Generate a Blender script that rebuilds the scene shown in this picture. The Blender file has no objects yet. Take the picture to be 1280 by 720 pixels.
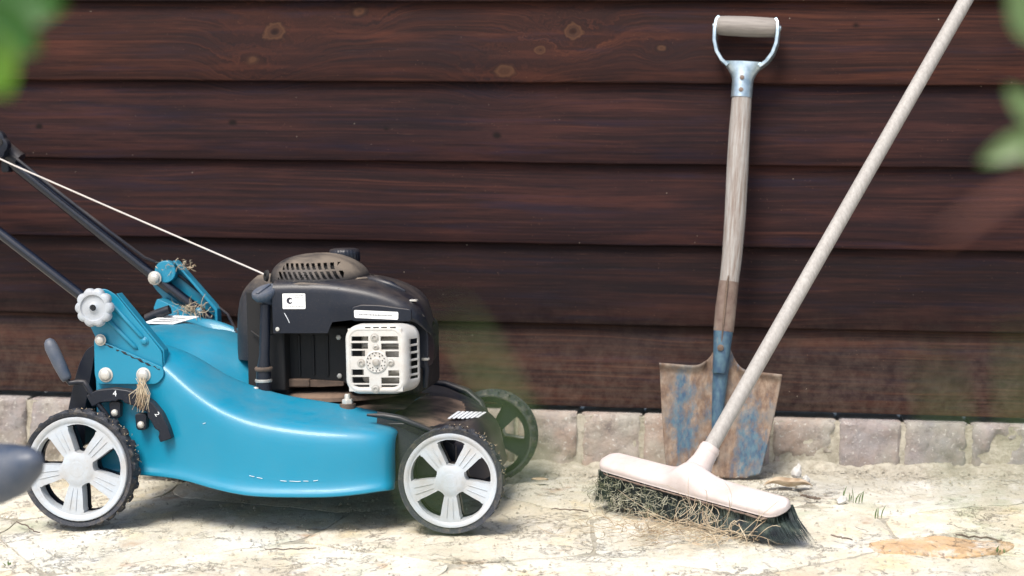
import bpy, bmesh, math, random
from math import sin, cos, pi, radians, sqrt, exp, atan2
from mathutils import Vector, Matrix, noise

random.seed(7)
S = bpy.context.scene
COL = S.collection

# ------------------------------------------------------------------ camera, sky, sun, exposure
cam_data = bpy.data.cameras.new("camera")
cam_data.sensor_width = 36.0
cam_data.lens = 2250.0 / 1280.0 * 36.0
cam_data.clip_start = 0.02
cam_data.clip_end = 400.0
cam = bpy.data.objects.new("camera", cam_data)
COL.objects.link(cam)
yaw, pitch, roll = .1168, -.0701, .0112
fw = Vector((-sin(yaw) * cos(pitch), cos(yaw) * cos(pitch), sin(pitch)))
rt0 = Vector((cos(yaw), sin(yaw), 0)); up0 = rt0.cross(fw)
rt = rt0 * cos(roll) + up0 * sin(roll); up = -rt0 * sin(roll) + up0 * cos(roll)
cam.matrix_world = Matrix(((rt.x, up.x, -fw.x, 0), (rt.y, up.y, -fw.y, 0), (rt.z, up.z, -fw.z, .5891), (0, 0, 0, 1)))
cam_data.dof.use_dof = True
cam_data.dof.focus_distance = 2.82
cam_data.dof.aperture_fstop = 5.0
S.camera = cam

SUN_EL, SUN_AZ = radians(55), radians(-158)       # azimuth measured from +y, clockwise towards +x
world = bpy.data.worlds.new("World"); S.world = world; world.use_nodes = True
wn = world.node_tree.nodes; wl = world.node_tree.links
sky = wn.new("ShaderNodeTexSky"); sky.sky_type = 'NISHITA'; sky.sun_disc = False
sky.sun_elevation = SUN_EL; sky.sun_rotation = SUN_AZ
sky.air_density = 1.0; sky.dust_density = 3.0; sky.ozone_density = 1.0
wn["Background"].inputs[1].default_value = 0.085
wl.new(sky.outputs[0], wn["Background"].inputs[0])
sun_data = bpy.data.lights.new("sun", 'SUN'); sun_data.energy = 1.5; sun_data.angle = radians(22)
sun_data.color = (1.0, .95, .87)
sun = bpy.data.objects.new("sun", sun_data); COL.objects.link(sun)
sd = Vector((sin(SUN_AZ) * cos(SUN_EL), cos(SUN_AZ) * cos(SUN_EL), sin(SUN_EL)))
sun.rotation_euler = sd.to_track_quat('Z', 'Y').to_euler()
S.view_settings.view_transform = 'Standard'
S.view_settings.look = 'None'
S.view_settings.exposure = 1.45
S.view_settings.gamma = 1.0

# ------------------------------------------------------------------ materials
class NT:
    def __init__(s, name):
        s.m = bpy.data.materials.new(name); s.m.use_nodes = True
        s.n = s.m.node_tree.nodes; s.l = s.m.node_tree.links
        s.b = s.n["Principled BSDF"]; s._o = None
    def link(s, a, b): s.l.new(a, b); return s
    def obj(s):
        if s._o is None: s._o = s.n.new("ShaderNodeTexCoord").outputs["Object"]
        return s._o
    def geo(s, k): return s.n.new("ShaderNodeNewGeometry").outputs[k]
    def mapping(s, vec=None, scale=(1, 1, 1), loc=(0, 0, 0), rot=(0, 0, 0)):
        m = s.n.new("ShaderNodeMapping"); s.l.new(vec or s.obj(), m.inputs[0])
        m.inputs["Scale"].default_value = scale; m.inputs["Location"].default_value = loc; m.inputs["Rotation"].default_value = rot
        return m.outputs[0]
    def noise(s, vec=None, scale=5, detail=4, rough=.55, dist=0):
        t = s.n.new("ShaderNodeTexNoise"); s.l.new(vec or s.obj(), t.inputs["Vector"])
        t.inputs["Scale"].default_value = scale; t.inputs["Detail"].default_value = detail
        t.inputs["Roughness"].default_value = rough; t.inputs["Distortion"].default_value = dist
        return t.outputs[0]
    def voro(s, vec=None, scale=5, feature='F1', out="Distance"):
        t = s.n.new("ShaderNodeTexVoronoi"); t.feature = feature; s.l.new(vec or s.obj(), t.inputs["Vector"])
        t.inputs["Scale"].default_value = scale
        return t.outputs[out]
    def ramp(s, fac, stops, interp='LINEAR'):
        r = s.n.new("ShaderNodeValToRGB"); s.l.new(fac, r.inputs[0]); e = r.color_ramp.elements
        r.color_ramp.interpolation = interp
        while len(e) < len(stops): e.new(.5)
        for k, (p, c) in enumerate(stops):
            if not hasattr(c, '__len__'): c = (c, c, c)
            e[k].position = p; e[k].color = (*c[:3], 1)
        return r.outputs[0]
    def mix(s, fac, a, b, mode='MIX'):
        x = s.n.new("ShaderNodeMix"); x.data_type = 'RGBA'; x.blend_type = mode
        for i, v in ((0, fac), (6, a), (7, b)):
            if hasattr(v, 'links'): s.l.new(v, x.inputs[i])
            elif i == 0: x.inputs[0].default_value = v
            else: x.inputs[i].default_value = (*v, 1)
        return x.outputs[2]
    def math(s, op, a, b=0., c=None, clamp=False):
        x = s.n.new("ShaderNodeMath"); x.operation = op; x.use_clamp = clamp
        for i, v in enumerate((a, b) if c is None else (a, b, c)):
            if hasattr(v, 'links'): s.l.new(v, x.inputs[i])
            else: x.inputs[i].default_value = v
        return x.outputs[0]
    def sep(s, v):
        x = s.n.new("ShaderNodeSeparateXYZ"); s.l.new(v, x.inputs[0]); return x.outputs
    def comb(s, x, y, z):
        c = s.n.new("ShaderNodeCombineXYZ")
        for i, v in enumerate((x, y, z)):
            if hasattr(v, 'links'): s.l.new(v, c.inputs[i])
            else: c.inputs[i].default_value = v
        return c.outputs[0]
    def bump(s, h, strength=.3, dist=.002):
        b = s.n.new("ShaderNodeBump"); s.l.new(h, b.inputs["Height"])
        b.inputs["Strength"].default_value = strength; b.inputs["Distance"].default_value = dist
        s.l.new(b.outputs[0], s.b.inputs["Normal"]); return s
    def set(s, color=None, rough=None, metal=None, coat=None, spec=None, coat_rough=None):
        for k, v in (("Base Color", color), ("Roughness", rough), ("Metallic", metal), ("Coat Weight", coat),
                     ("Specular IOR Level", spec), ("Coat Roughness", coat_rough)):
            if v is None: continue
            if hasattr(v, 'links'): s.l.new(v, s.b.inputs[k])
            elif hasattr(v, '__len__'): s.b.inputs[k].default_value = (*v, 1)
            else: s.b.inputs[k].default_value = v
        return s

def dusty(name, base, rough, dust=(.20, .155, .115), amount=.5, metal=0., coat=0., upw=.75, scale=14, spec=.5, fine=260):
    """paint or plastic with garden dust lying on it: more on faces that look up, in cloudy patches and specks"""
    t = NT(name)
    nz = t.sep(t.geo("Normal"))[2]
    cloud = t.ramp(t.noise(scale=scale, detail=6, rough=.65), [(.36, 0), (.68, 1)])
    speck = t.ramp(t.noise(scale=fine, detail=2), [(.6, 0), (.72, 1)])
    upf = t.math('MULTIPLY_ADD', t.math('MAXIMUM', nz, 0.), upw, 1 - upw)
    f = t.math('MULTIPLY', t.math('MULTIPLY', cloud, upf), amount * 1.5, clamp=True)
    f = t.math('ADD', f, t.math('MULTIPLY', speck, amount * .35), clamp=True)
    tone = t.mix(t.noise(scale=scale * .5, detail=3), tuple(c * .8 for c in base), tuple(min(1, c * 1.15) for c in base))
    t.set(color=t.mix(f, tone, dust), metal=t.math('MULTIPLY', t.math('SUBTRACT', 1., f), metal), coat=coat, spec=spec)
    t.set(rough=t.math('MULTIPLY_ADD', f, .9 - rough, rough))
    t.bump(t.noise(scale=fine * .8, detail=3), .12, .001)
    return t.m

M = {}
M['blue'] = dusty("blue_mower_paint", (.0, .205, .335), .38, dust=(.10, .155, .17), amount=.27, coat=.15, upw=.8, scale=11, fine=420)
M['slate'] = dusty("slate_black_plastic", (.005, .009, .0185), .33, amount=.24, spec=.35, upw=.93, fine=500)
M['dustyslate'] = dusty("dust_covered_plastic", (.010, .013, .020), .45, spec=.35, dust=(.19, .155, .12), amount=.85, upw=.92, scale=9, fine=400)
M['dark'] = dusty("dark_engine_metal", (.007, .009, .012), .55, spec=.3, dust=(.07, .055, .042), amount=.35, upw=.7)
M['grease'] = dusty("soil_caked_deck_plate", (.045, .034, .028), .75, dust=(.20, .135, .095), amount=1.0, upw=.5, scale=16)
M['black'] = dusty("black_hole", (.006, .006, .007), .8, amount=.05)
M['rim'] = dusty("pale_grey_wheel_plastic", (.45, .50, .55), .36, dust=(.33, .28, .22), amount=.42, upw=.1, scale=26)
M['zinc'] = dusty("zinc_bolt", (.62, .61, .57), .35, dust=(.30, .24, .17), amount=.5, metal=.55, upw=.3, scale=60)
M['knob'] = dusty("grey_knob_plastic", (.40, .44, .48), .45, dust=(.25, .22, .2), amount=.35, upw=.3, scale=40)
M['tube'] = dusty("black_tube_lacquer", (.002, .005, .013), .20, dust=(.08, .08, .09), amount=.04, coat=.2, spec=.45, upw=.6, scale=30)
M['grip'] = dusty("grey_lever_rubber", (.045, .063, .098), .42, dust=(.2, .19, .18), amount=.35, upw=.5, scale=25)
M['guard'] = dusty("white_muffler_guard", (.56, .56, .535), .42, dust=(.34, .27, .21), amount=.35, upw=.2, scale=35)
M['alu'] = dusty("muffler_aluminium", (.50, .50, .47), .38, dust=(.22, .17, .13), amount=.5, metal=.6, upw=.1, scale=50)
M['cord'] = dusty("white_starter_cord", (.55, .51, .48), .7, dust=(.4, .34, .28), amount=.3, scale=60)
M['label'] = dusty("white_label_film", (.86, .86, .84), .4, dust=(.5, .45, .4), amount=.15, scale=50)
M['ink'] = dusty("black_print", (.02, .02, .035), .5, amount=.05)
M['greyink'] = dusty("grey_print", (.22, .23, .24), .5, amount=.05)
M['whiteprint'] = dusty("white_print", (.75, .78, .8), .5, amount=.2)

def rubber():
    t = NT("dirty_tyre_rubber")
    d = t.ramp(t.noise(scale=45, detail=6, rough=.7), [(.50, 0), (.74, .8)])
    r = t.sep(t.obj())
    col = t.mix(d, (.022, .026, .036), (.15, .125, .095))
    sp = t.ramp(t.noise(scale=420, detail=2), [(.60, 0), (.7, 1)])
    col = t.mix(t.math('MULTIPLY', sp, .35), col, (.22, .19, .15))
    t.set(color=col, rough=.75); t.bump(t.noise(scale=300, detail=4), .5, .002)
    return t.m
M['rubber'] = rubber()

def shaftwood(name, light, darkc, sc, gloss=.65, axis=2, paint=None):
    t = NT(name)
    s = [sc, sc, sc]; s[axis] = sc * .06
    v = t.mapping(scale=s)
    g = t.noise(v, scale=8, detail=7, rough=.7)
    big = t.noise(scale=9, detail=3)
    col = t.mix(t.ramp(g, [(.35, 0), (.62, 1)]), darkc, light)
    col = t.mix(t.ramp(big, [(.4, 0), (.75, .45)]), col, tuple(c * .72 for c in light))
    t.set(color=col, rough=gloss); t.bump(g, .35, .001)
    return t.m
M['shaft'] = shaftwood("weathered_shovel_shaft", (.36, .345, .325), (.17, .115, .085), 30)
M['gripwood'] = shaftwood("grey_grip_wood", (.27, .245, .22), (.17, .15, .135), 30, axis=0)
M['broomstick'] = shaftwood("pale_broomstick_wood", (.40, .38, .355), (.28, .26, .24), 26)

def galv():
    t = NT("galvanised_steel")
    t.set(color=t.ramp(t.noise(scale=60, detail=4), [(.35, (.27, .35, .40)), (.7, (.50, .58, .62))]), metal=.75, rough=.36)
    t.bump(t.noise(scale=90, detail=3), .15, .001)
    return t.m
M['galv'] = galv()

def rustpaint(name, cover):
    """worn blue paint over brown rust; where the paint survives is fixed to the blade"""
    t = NT(name)
    st = t.mapping(scale=(44, 44, 24))
    g = t.noise(st, scale=1.6, detail=7, rough=.72)
    rust = t.ramp(g, [(.3, (.085, .055, .042)), (.5, (.175, .115, .08)), (.68, (.30, .225, .165))])
    rust = t.mix(t.ramp(t.noise(scale=22, detail=4), [(.45, 0), (.7, .6)]), rust, (.22, .22, .2))
    patch = t.noise(t.mapping(scale=(11, 11, 5.5), loc=(.45, 0, .1)), scale=1.0, detail=3, rough=.6)
    x, y, z = t.sep(t.obj())
    # the paint lives in two broad bands, left and right of the socket, and is worn off at the edges
    def band(cx, w, cz, h):
        dx = t.math('DIVIDE', t.math('SUBTRACT', x, cx), w); dz = t.math('DIVIDE', t.math('SUBTRACT', z, cz), h)
        d = t.math('ADD', t.math('MULTIPLY', dx, dx), t.math('MULTIPLY', dz, dz))
        return t.math('SUBTRACT', 1., d, clamp=True)
    bsum = t.math('ADD', band(-.063, .036, .085, .12), band(.062, .034, .10, .115))
    k = t.math('ADD', t.math('MULTIPLY', bsum, .20 if cover < 1 else 0.), t.math('MULTIPLY', patch, 1.1))
    k = t.math('ADD', k, t.math('MULTIPLY', t.noise(t.mapping(scale=(80, 80, 42), loc=(3, 1, 2)), scale=1., detail=5, rough=.75), .75))
    if cover >= 1: k = t.math('ADD', k, .32)
    m = t.ramp(t.math('MULTIPLY', k, .7), [(.665, 0), (.80, .92)])
    blue = t.mix(t.ramp(t.noise(st, scale=3, detail=4), [(.35, 0), (.65, 1)]), (.016, .062, .125), (.06, .135, .18))
    t.set(color=t.mix(m, rust, blue), rough=t.math('MULTIPLY_ADD', m, -.3, .85)); t.bump(g, .5, .0012)
    return t.m
M['blade'] = rustpaint("rusty_blue_blade", .5)
M['socket'] = rustpaint("blue_painted_socket", 1.)
M['strap'] = dusty("dark_rusted_strap", (.12, .075, .06), .7, dust=(.25, .2, .16), amount=.6, upw=.1, scale=30)

M['pink'] = dusty("faded_pink_white_plastic", (.62, .555, .535), .6, dust=(.40, .31, .26), amount=.38, upw=.2, scale=18)
def bristle_mat():
    t = NT("dark_green_bristle")
    t.set(color=t.ramp(t.noise(scale=45, detail=3), [(.35, (.008, .012, .016)), (.55, (.022, .036, .034)), (.75, (.09, .11, .085))]), rough=.5)
    return t.m
M['bristle'] = bristle_mat()
def hay(name, a, b):
    t = NT(name); t.set(color=t.mix(t.ramp(t.noise(scale=60, detail=1), [(.35, 0), (.65, 1)]), a, b), rough=.7); return t.m
M['hay'] = hay("dry_straw", (.52, .44, .31), (.33, .24, .15))
M['fluff'] = hay("mouldy_grass_clippings", (.13, .14, .085), (.46, .44, .34))
M['twig'] = hay("twig_bark", (.09, .065, .05), (.16, .12, .09))
M['deadleaf'] = hay("dead_leaf", (.34, .24, .15), (.5, .40, .28))
M['pebble'] = hay("pale_pebble", (.6, .59, .55), (.42, .4, .37))

def leaf_mat(name, a, b):
    t = NT(name)
    t.set(color=t.mix(t.noise(scale=60, detail=3), a, b), rough=.45)
    tr = t.n.new("ShaderNodeBsdfTranslucent"); tr.inputs[0].default_value = (a[0] * 1.4, a[1] * 1.5, a[2], 1)
    mx = t.n.new("ShaderNodeMixShader"); mx.inputs[0].default_value = .4
    t.l.new(t.b.outputs[0], mx.inputs[1]); t.l.new(tr.outputs[0], mx.inputs[2])
    t.l.new(mx.outputs[0], t.n["Material Output"].inputs[0])
    return t.m
M['leaf'] = leaf_mat("deep_green_leaf", (.028, .10, .014), (.04, .13, .02))
M['limeleaf'] = leaf_mat("lime_green_leaf", (.085, .19, .012), (.11, .22, .016))
M['blade_grass'] = leaf_mat("grass_green", (.11, .175, .07), (.15, .22, .09))
M['redleaf'] = leaf_mat("reddish_leaf", (.16, .06, .045), (.12, .06, .04))

KNOTS = [(-.845, .828, .017, 1.), (-.283, .830, .015, 1.), (-.342, .795, .009, .8), (-.408, .755, .015, .7),
         (-.683, .866, .012, .5), (-.885, .775, .013, .4), (-1.304, .646, .008, -1), (-.925, .657, .009, -.9),
         (-.421, .637, .009, -1), (.505, .195, .010, -1), (-.12, .800, .008, .5), (.23, .842, .009, -.7), (-.63, .648, .006, -.7)]
KNOTS = [(a, b, c * 1.25, d) for a, b, c, d in KNOTS]
def board_mat():
    t = NT("dark_stained_board")
    x, y, z = t.sep(t.obj())
    g = t.math('ADD', z, t.math('MULTIPLY', t.math('SUBTRACT', t.noise(t.mapping(scale=(1.7, 1, 5)), scale=1, detail=2), .5), .035))
    knotcol = None; eye = None
    knoise = t.math('MULTIPLY_ADD', t.noise(t.mapping(scale=(55, 1, 75)), scale=1., detail=3), 1.3, .35)
    for kx, kz, kr, kind in KNOTS:
        dx = t.math('MULTIPLY', t.math('SUBTRACT', x, kx), .72); dz = t.math('SUBTRACT', z, kz)
        d2 = t.math('ADD', t.math('MULTIPLY', dx, dx), t.math('MULTIPLY', dz, dz))
        d = t.math('MULTIPLY', t.math('SQRT', d2), knoise)
        if kind > 0:
            w = t.math('POWER', 2.718, t.math('MULTIPLY', d2, -1. / (kr * 2.5) ** 2))
            mixg = t.n.new("ShaderNodeMix"); t.l.new(w, mixg.inputs[0]); t.l.new(g, mixg.inputs[2])
            t.l.new(t.math('MULTIPLY_ADD', d, 1.4, kz), mixg.inputs[3]); g = mixg.outputs[0]
        e = t.math('MULTIPLY', t.math('SUBTRACT', 1., t.math('DIVIDE', d, kr * (1. if kind > 0 else .75)), clamp=True), abs(kind))
        if kind > 0: knotcol = e if knotcol is None else t.math('MAXIMUM', knotcol, e)
        else: eye = e if eye is None else t.math('MAXIMUM', eye, e)
    gv = t.comb(t.math('MULTIPLY', x, 2.6), 0., t.math('MULTIPLY', g, 190.))
    grain = t.noise(gv, scale=1., detail=5, rough=.62)
    fine = t.noise(t.comb(t.math('MULTIPLY', x, 14.), 0., t.math('MULTIPLY', g, 420.)), scale=1., detail=3, rough=.7)
    patch = t.noise(t.mapping(scale=(2.2, 1, 9)), scale=1.2, detail=4, rough=.6)
    oi = t.n.new("ShaderNodeObjectInfo")
    col = t.ramp(grain, [(.25, (.006, .0036, .0038)), (.42, (.0145, .0074, .0072)), (.58, (.030, .0138, .0114)), (.74, (.066, .029, .0195))])
    mott = t.noise(t.mapping(scale=(2.2, 1, 30), loc=(2, 0, 4)), scale=1.3, detail=6, rough=.68)
    col = t.mix(t.ramp(mott, [(.50, 0), (.72, .85)]), col, (.056, .0225, .016))
    col = t.mix(t.ramp(t.noise(t.mapping(scale=(1.8, 1, 24), loc=(7, 0, 1)), scale=1.5, detail=6, rough=.7), [(.52, 0), (.72, .7)]), col, (.014, .013, .024))
    col = t.mix(t.ramp(patch, [(.46, 0), (.66, .6)]), col, (.010, .007, .009))
    col = t.mix(1., col, oi.outputs["Color"], 'MULTIPLY')
    col = t.mix(t.ramp(fine, [(.60, 0), (.8, .5)]), col, (.085, .045, .032))
    kc = t.ramp(knotcol, [(.0, (.0, .0, .0)), (.14, (.014, .008, .007)), (.34, (.085, .040, .022)), (.50, (.050, .024, .015)), (.62, (.055, .027, .016)), (.78, (.018, .010, .008)), (.93, (.006, .004, .004))])
    col = t.mix(t.ramp(knotcol, [(.0, 0), (.3, .7)]), col, kc)
    col = t.mix(t.ramp(eye, [(.1, 0), (.6, .9)]), col, (.006, .004, .004))
    # rain-splashed dust, heavier low down
    low = t.math('MULTIPLY', t.math('SUBTRACT', .34, z), 3.6, clamp=True)
    dn = t.ramp(t.noise(scale=34, detail=7, rough=.75), [(.40, 0), (.72, 1)])
    col = t.mix(t.math('MULTIPLY', t.math('MULTIPLY', dn, low), .5), col, (.16, .12, .09))
    sp = t.ramp(t.voro(scale=46), [(.028, 1), (.045, 0)])
    spm = t.math('MULTIPLY', sp, t.ramp(t.noise(scale=11, detail=2), [(.55, 0), (.6, 1)]))
    col = t.mix(t.math('MULTIPLY', spm, .8), col, (.42, .35, .28))
    sp2 = t.ramp(t.voro(t.mapping(loc=(3, 1, 2)), scale=120), [(.05, 1), (.09, 0)])
    spm2 = t.math('MULTIPLY', sp2, t.ramp(t.noise(t.mapping(loc=(5, 2, 1)), scale=23, detail=3), [(.52, 0), (.6, 1)]))
    col = t.mix(t.math('MULTIPLY', spm2, .55), col, (.2, .11, .07))
    t.set(color=col, rough=t.ramp(grain, [(.3, .6), (.7, .85)]), spec=.12)
    t.bump(t.math('ADD', grain, t.math('MULTIPLY', fine, .4)), .35, .0016)
    return t.m
M['board'] = board_mat()

def brick_mat():
    t = NT("weathered_brick")
    oi = t.n.new("ShaderNodeObjectInfo")
    v = t.n.new("ShaderNodeVectorMath"); v.operation = 'ADD'
    t.l.new(t.obj(), v.inputs[0])
    sc = t.n.new("ShaderNodeVectorMath"); sc.operation = 'SCALE'; sc.inputs[0].default_value = (7, 3, 5); t.l.new(oi.outputs["Random"], sc.inputs[3])
    t.l.new(sc.outputs[0], v.inputs[1]); p = v.outputs[0]
    col = t.mix(t.ramp(t.noise(p, scale=16, detail=6, rough=.7), [(.35, 0), (.65, 1)]), (.30, .25, .22), (.28, .272, .27))
    col = t.mix(1., col, oi.outputs["Color"], 'MULTIPLY')
    col = t.mix(t.ramp(t.noise(p, scale=10, detail=5), [(.46, 0), (.62, .85)]), col, (.35, .33, .285))
    col = t.mix(t.ramp(t.noise(p, scale=38, detail=5, rough=.8), [(.52, 0), (.68, .8)]), col, (.17, .145, .135))
    z = t.sep(t.obj())[2]
    col = t.mix(t.math('MULTIPLY', t.math('MULTIPLY', t.math('SUBTRACT', .09, z), 14., clamp=True),
                       t.ramp(t.noise(p, scale=24, detail=4), [(.4, 0), (.6, .6)])), col, (.26, .235, .17))
    col = t.mix(t.ramp(t.noise(p, scale=170, detail=2), [(.62, 0), (.7, .7)]), col, (.52, .50, .45))
    t.set(color=col, rough=.9); t.bump(t.noise(p, scale=90, detail=6, rough=.7), .8, .004)
    return t.m
M['brick'] = brick_mat()

def stone_mat(name, warm):
    t = NT(name)
    oi = t.n.new("ShaderNodeObjectInfo")
    st = t.mapping(scale=(3.2, 2.2, 3))
    a = t.noise(st, scale=1.7, detail=7, rough=.62, dist=.6)
    b = t.noise(t.mapping(scale=(4.5, 3, 3), loc=(4, 2, 0)), scale=2.0, detail=6, rough=.65, dist=.5)
    c = t.noise(t.mapping(scale=(3, 2, 3), loc=(9, 7, 0)), scale=2.6, detail=5, rough=.6)
    if warm: base = t.ramp(a, [(.3, (.42, .25, .13)), (.5, (.60, .40, .22)), (.7, (.62, .50, .34))])
    else:
        base = t.ramp(a, [(.28, (.54, .47, .35)), (.45, (.66, .61, .48)), (.6, (.74, .71, .61)), (.78, (.66, .66, .58))])
        base = t.mix(t.ramp(b, [(.54, 0), (.70, .75)]), base, (.74, .60, .33))
        base = t.mix(t.ramp(c, [(.57, 0), (.70, .7)]), base, (.48, .51, .35))
        base = t.mix(t.ramp(t.noise(t.mapping(scale=(4, 2.6, 3), loc=(1, 6, 0)), scale=3, detail=4), [(.64, 0), (.72, .7)]), base, (.42, .24, .13))
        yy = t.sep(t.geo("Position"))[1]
        wallward = t.math('MULTIPLY', t.math('SUBTRACT', yy, 2.93), 3.2, clamp=True)  # stones turn darker and browner towards the wall
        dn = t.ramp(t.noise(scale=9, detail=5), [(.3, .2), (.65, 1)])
        base = t.mix(t.math('MULTIPLY', t.math('MULTIPLY', wallward, dn), .6), base, (.30, .27, .20))
    fine = t.noise(scale=120, detail=5, rough=.75)
    mid = t.noise(t.mapping(scale=(8, 5, 6), loc=(3, 3, 0)), scale=3.0, detail=7, rough=.74, dist=.4)
    base = t.mix(t.ramp(mid, [(.50, 0), (.66, .45)]), base, (.55, .48, .36))
    base = t.mix(t.ramp(t.noise(t.mapping(scale=(6, 3.6, 6), loc=(8, 1, 0)), scale=2.6, detail=6, rough=.7), [(.56, 0), (.66, .8)]), base, (.70, .67, .60))
    base = t.mix(t.ramp(fine, [(.54, 0), (.72, .6)]), base, (.23, .2, .155))
    fleck = t.noise(t.mapping(scale=(48, 26, 34)), scale=1.0, detail=5, rough=.75, dist=.3)
    base = t.mix(t.ramp(fleck, [(.58, 0), (.70, .5)]), base, (.22, .15, .095))
    fleck2 = t.noise(t.mapping(scale=(22, 12, 16), loc=(5, 9, 0)), scale=1.0, detail=5, rough=.7)
    base = t.mix(t.ramp(fleck2, [(.56, 0), (.68, .6)]), base, (.76, .74, .68))
    grains = t.noise(scale=380, detail=2, rough=.6)
    base = t.mix(t.ramp(grains, [(.56, 0), (.70, .35)]), base, (.26, .22, .17))
    # hairline cracks and foliation: thin level lines of a stretched noise, broken up
    e = t.noise(t.mapping(scale=(3, 2.2, 4), loc=(2, 5, 1)), scale=3.2, detail=6, rough=.68, dist=.5)
    ln = t.math('ABSOLUTE', t.math('SUBTRACT', e, .5))
    ln = t.ramp(ln, [(.004, 1), (.013, 0)])
    ln = t.math('MULTIPLY', ln, t.ramp(t.noise(scale=7, detail=3), [(.48, 0), (.58, 1)]))
    e2 = t.noise(t.mapping(scale=(4.5, 3, 4), loc=(7, 1, 4), rot=(0, 0, .4)), scale=2.4, detail=6, rough=.7, dist=.7)
    ln2 = t.math('MULTIPLY', t.ramp(t.math('ABSOLUTE', t.math('SUBTRACT', e2, .52)), [(.003, 1), (.011, 0)]), t.ramp(t.noise(t.mapping(loc=(3, 3, 3)), scale=9, detail=3), [(.5, 0), (.58, 1)]))
    ln = t.math('MAXIMUM', ln, ln2)
    base = t.mix(t.math('MULTIPLY', ln, .62), base, (.14, .105, .08))
    base = t.mix(1., base, oi.outputs["Color"], 'MULTIPLY')
    t.set(color=base, rough=.8)
    h = t.math('ADD', t.math('MULTIPLY', a, 1.), t.math('MULTIPLY', fine, .25)); h = t.math('SUBTRACT', h, t.math('MULTIPLY', ln, .25))
    t.bump(h, .9, .009)
    return t.m
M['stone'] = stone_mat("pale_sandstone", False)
M['orangestone'] = stone_mat("orange_sandstone", True)
def soil_mat():
    t = NT("gritty_joint_sand")
    a = t.noise(scale=60, detail=7, rough=.8)
    col = t.ramp(a, [(.28, (.20, .17, .13)), (.44, (.42, .38, .30)), (.66, (.60, .56, .46))])
    col = t.mix(t.ramp(t.noise(scale=8, detail=4), [(.5, 0), (.65, .45)]), col, (.22, .21, .145))
    t.set(color=col, rough=.95); t.bump(a, 1., .006)
    return t.m
M['soil'] = soil_mat()

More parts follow.
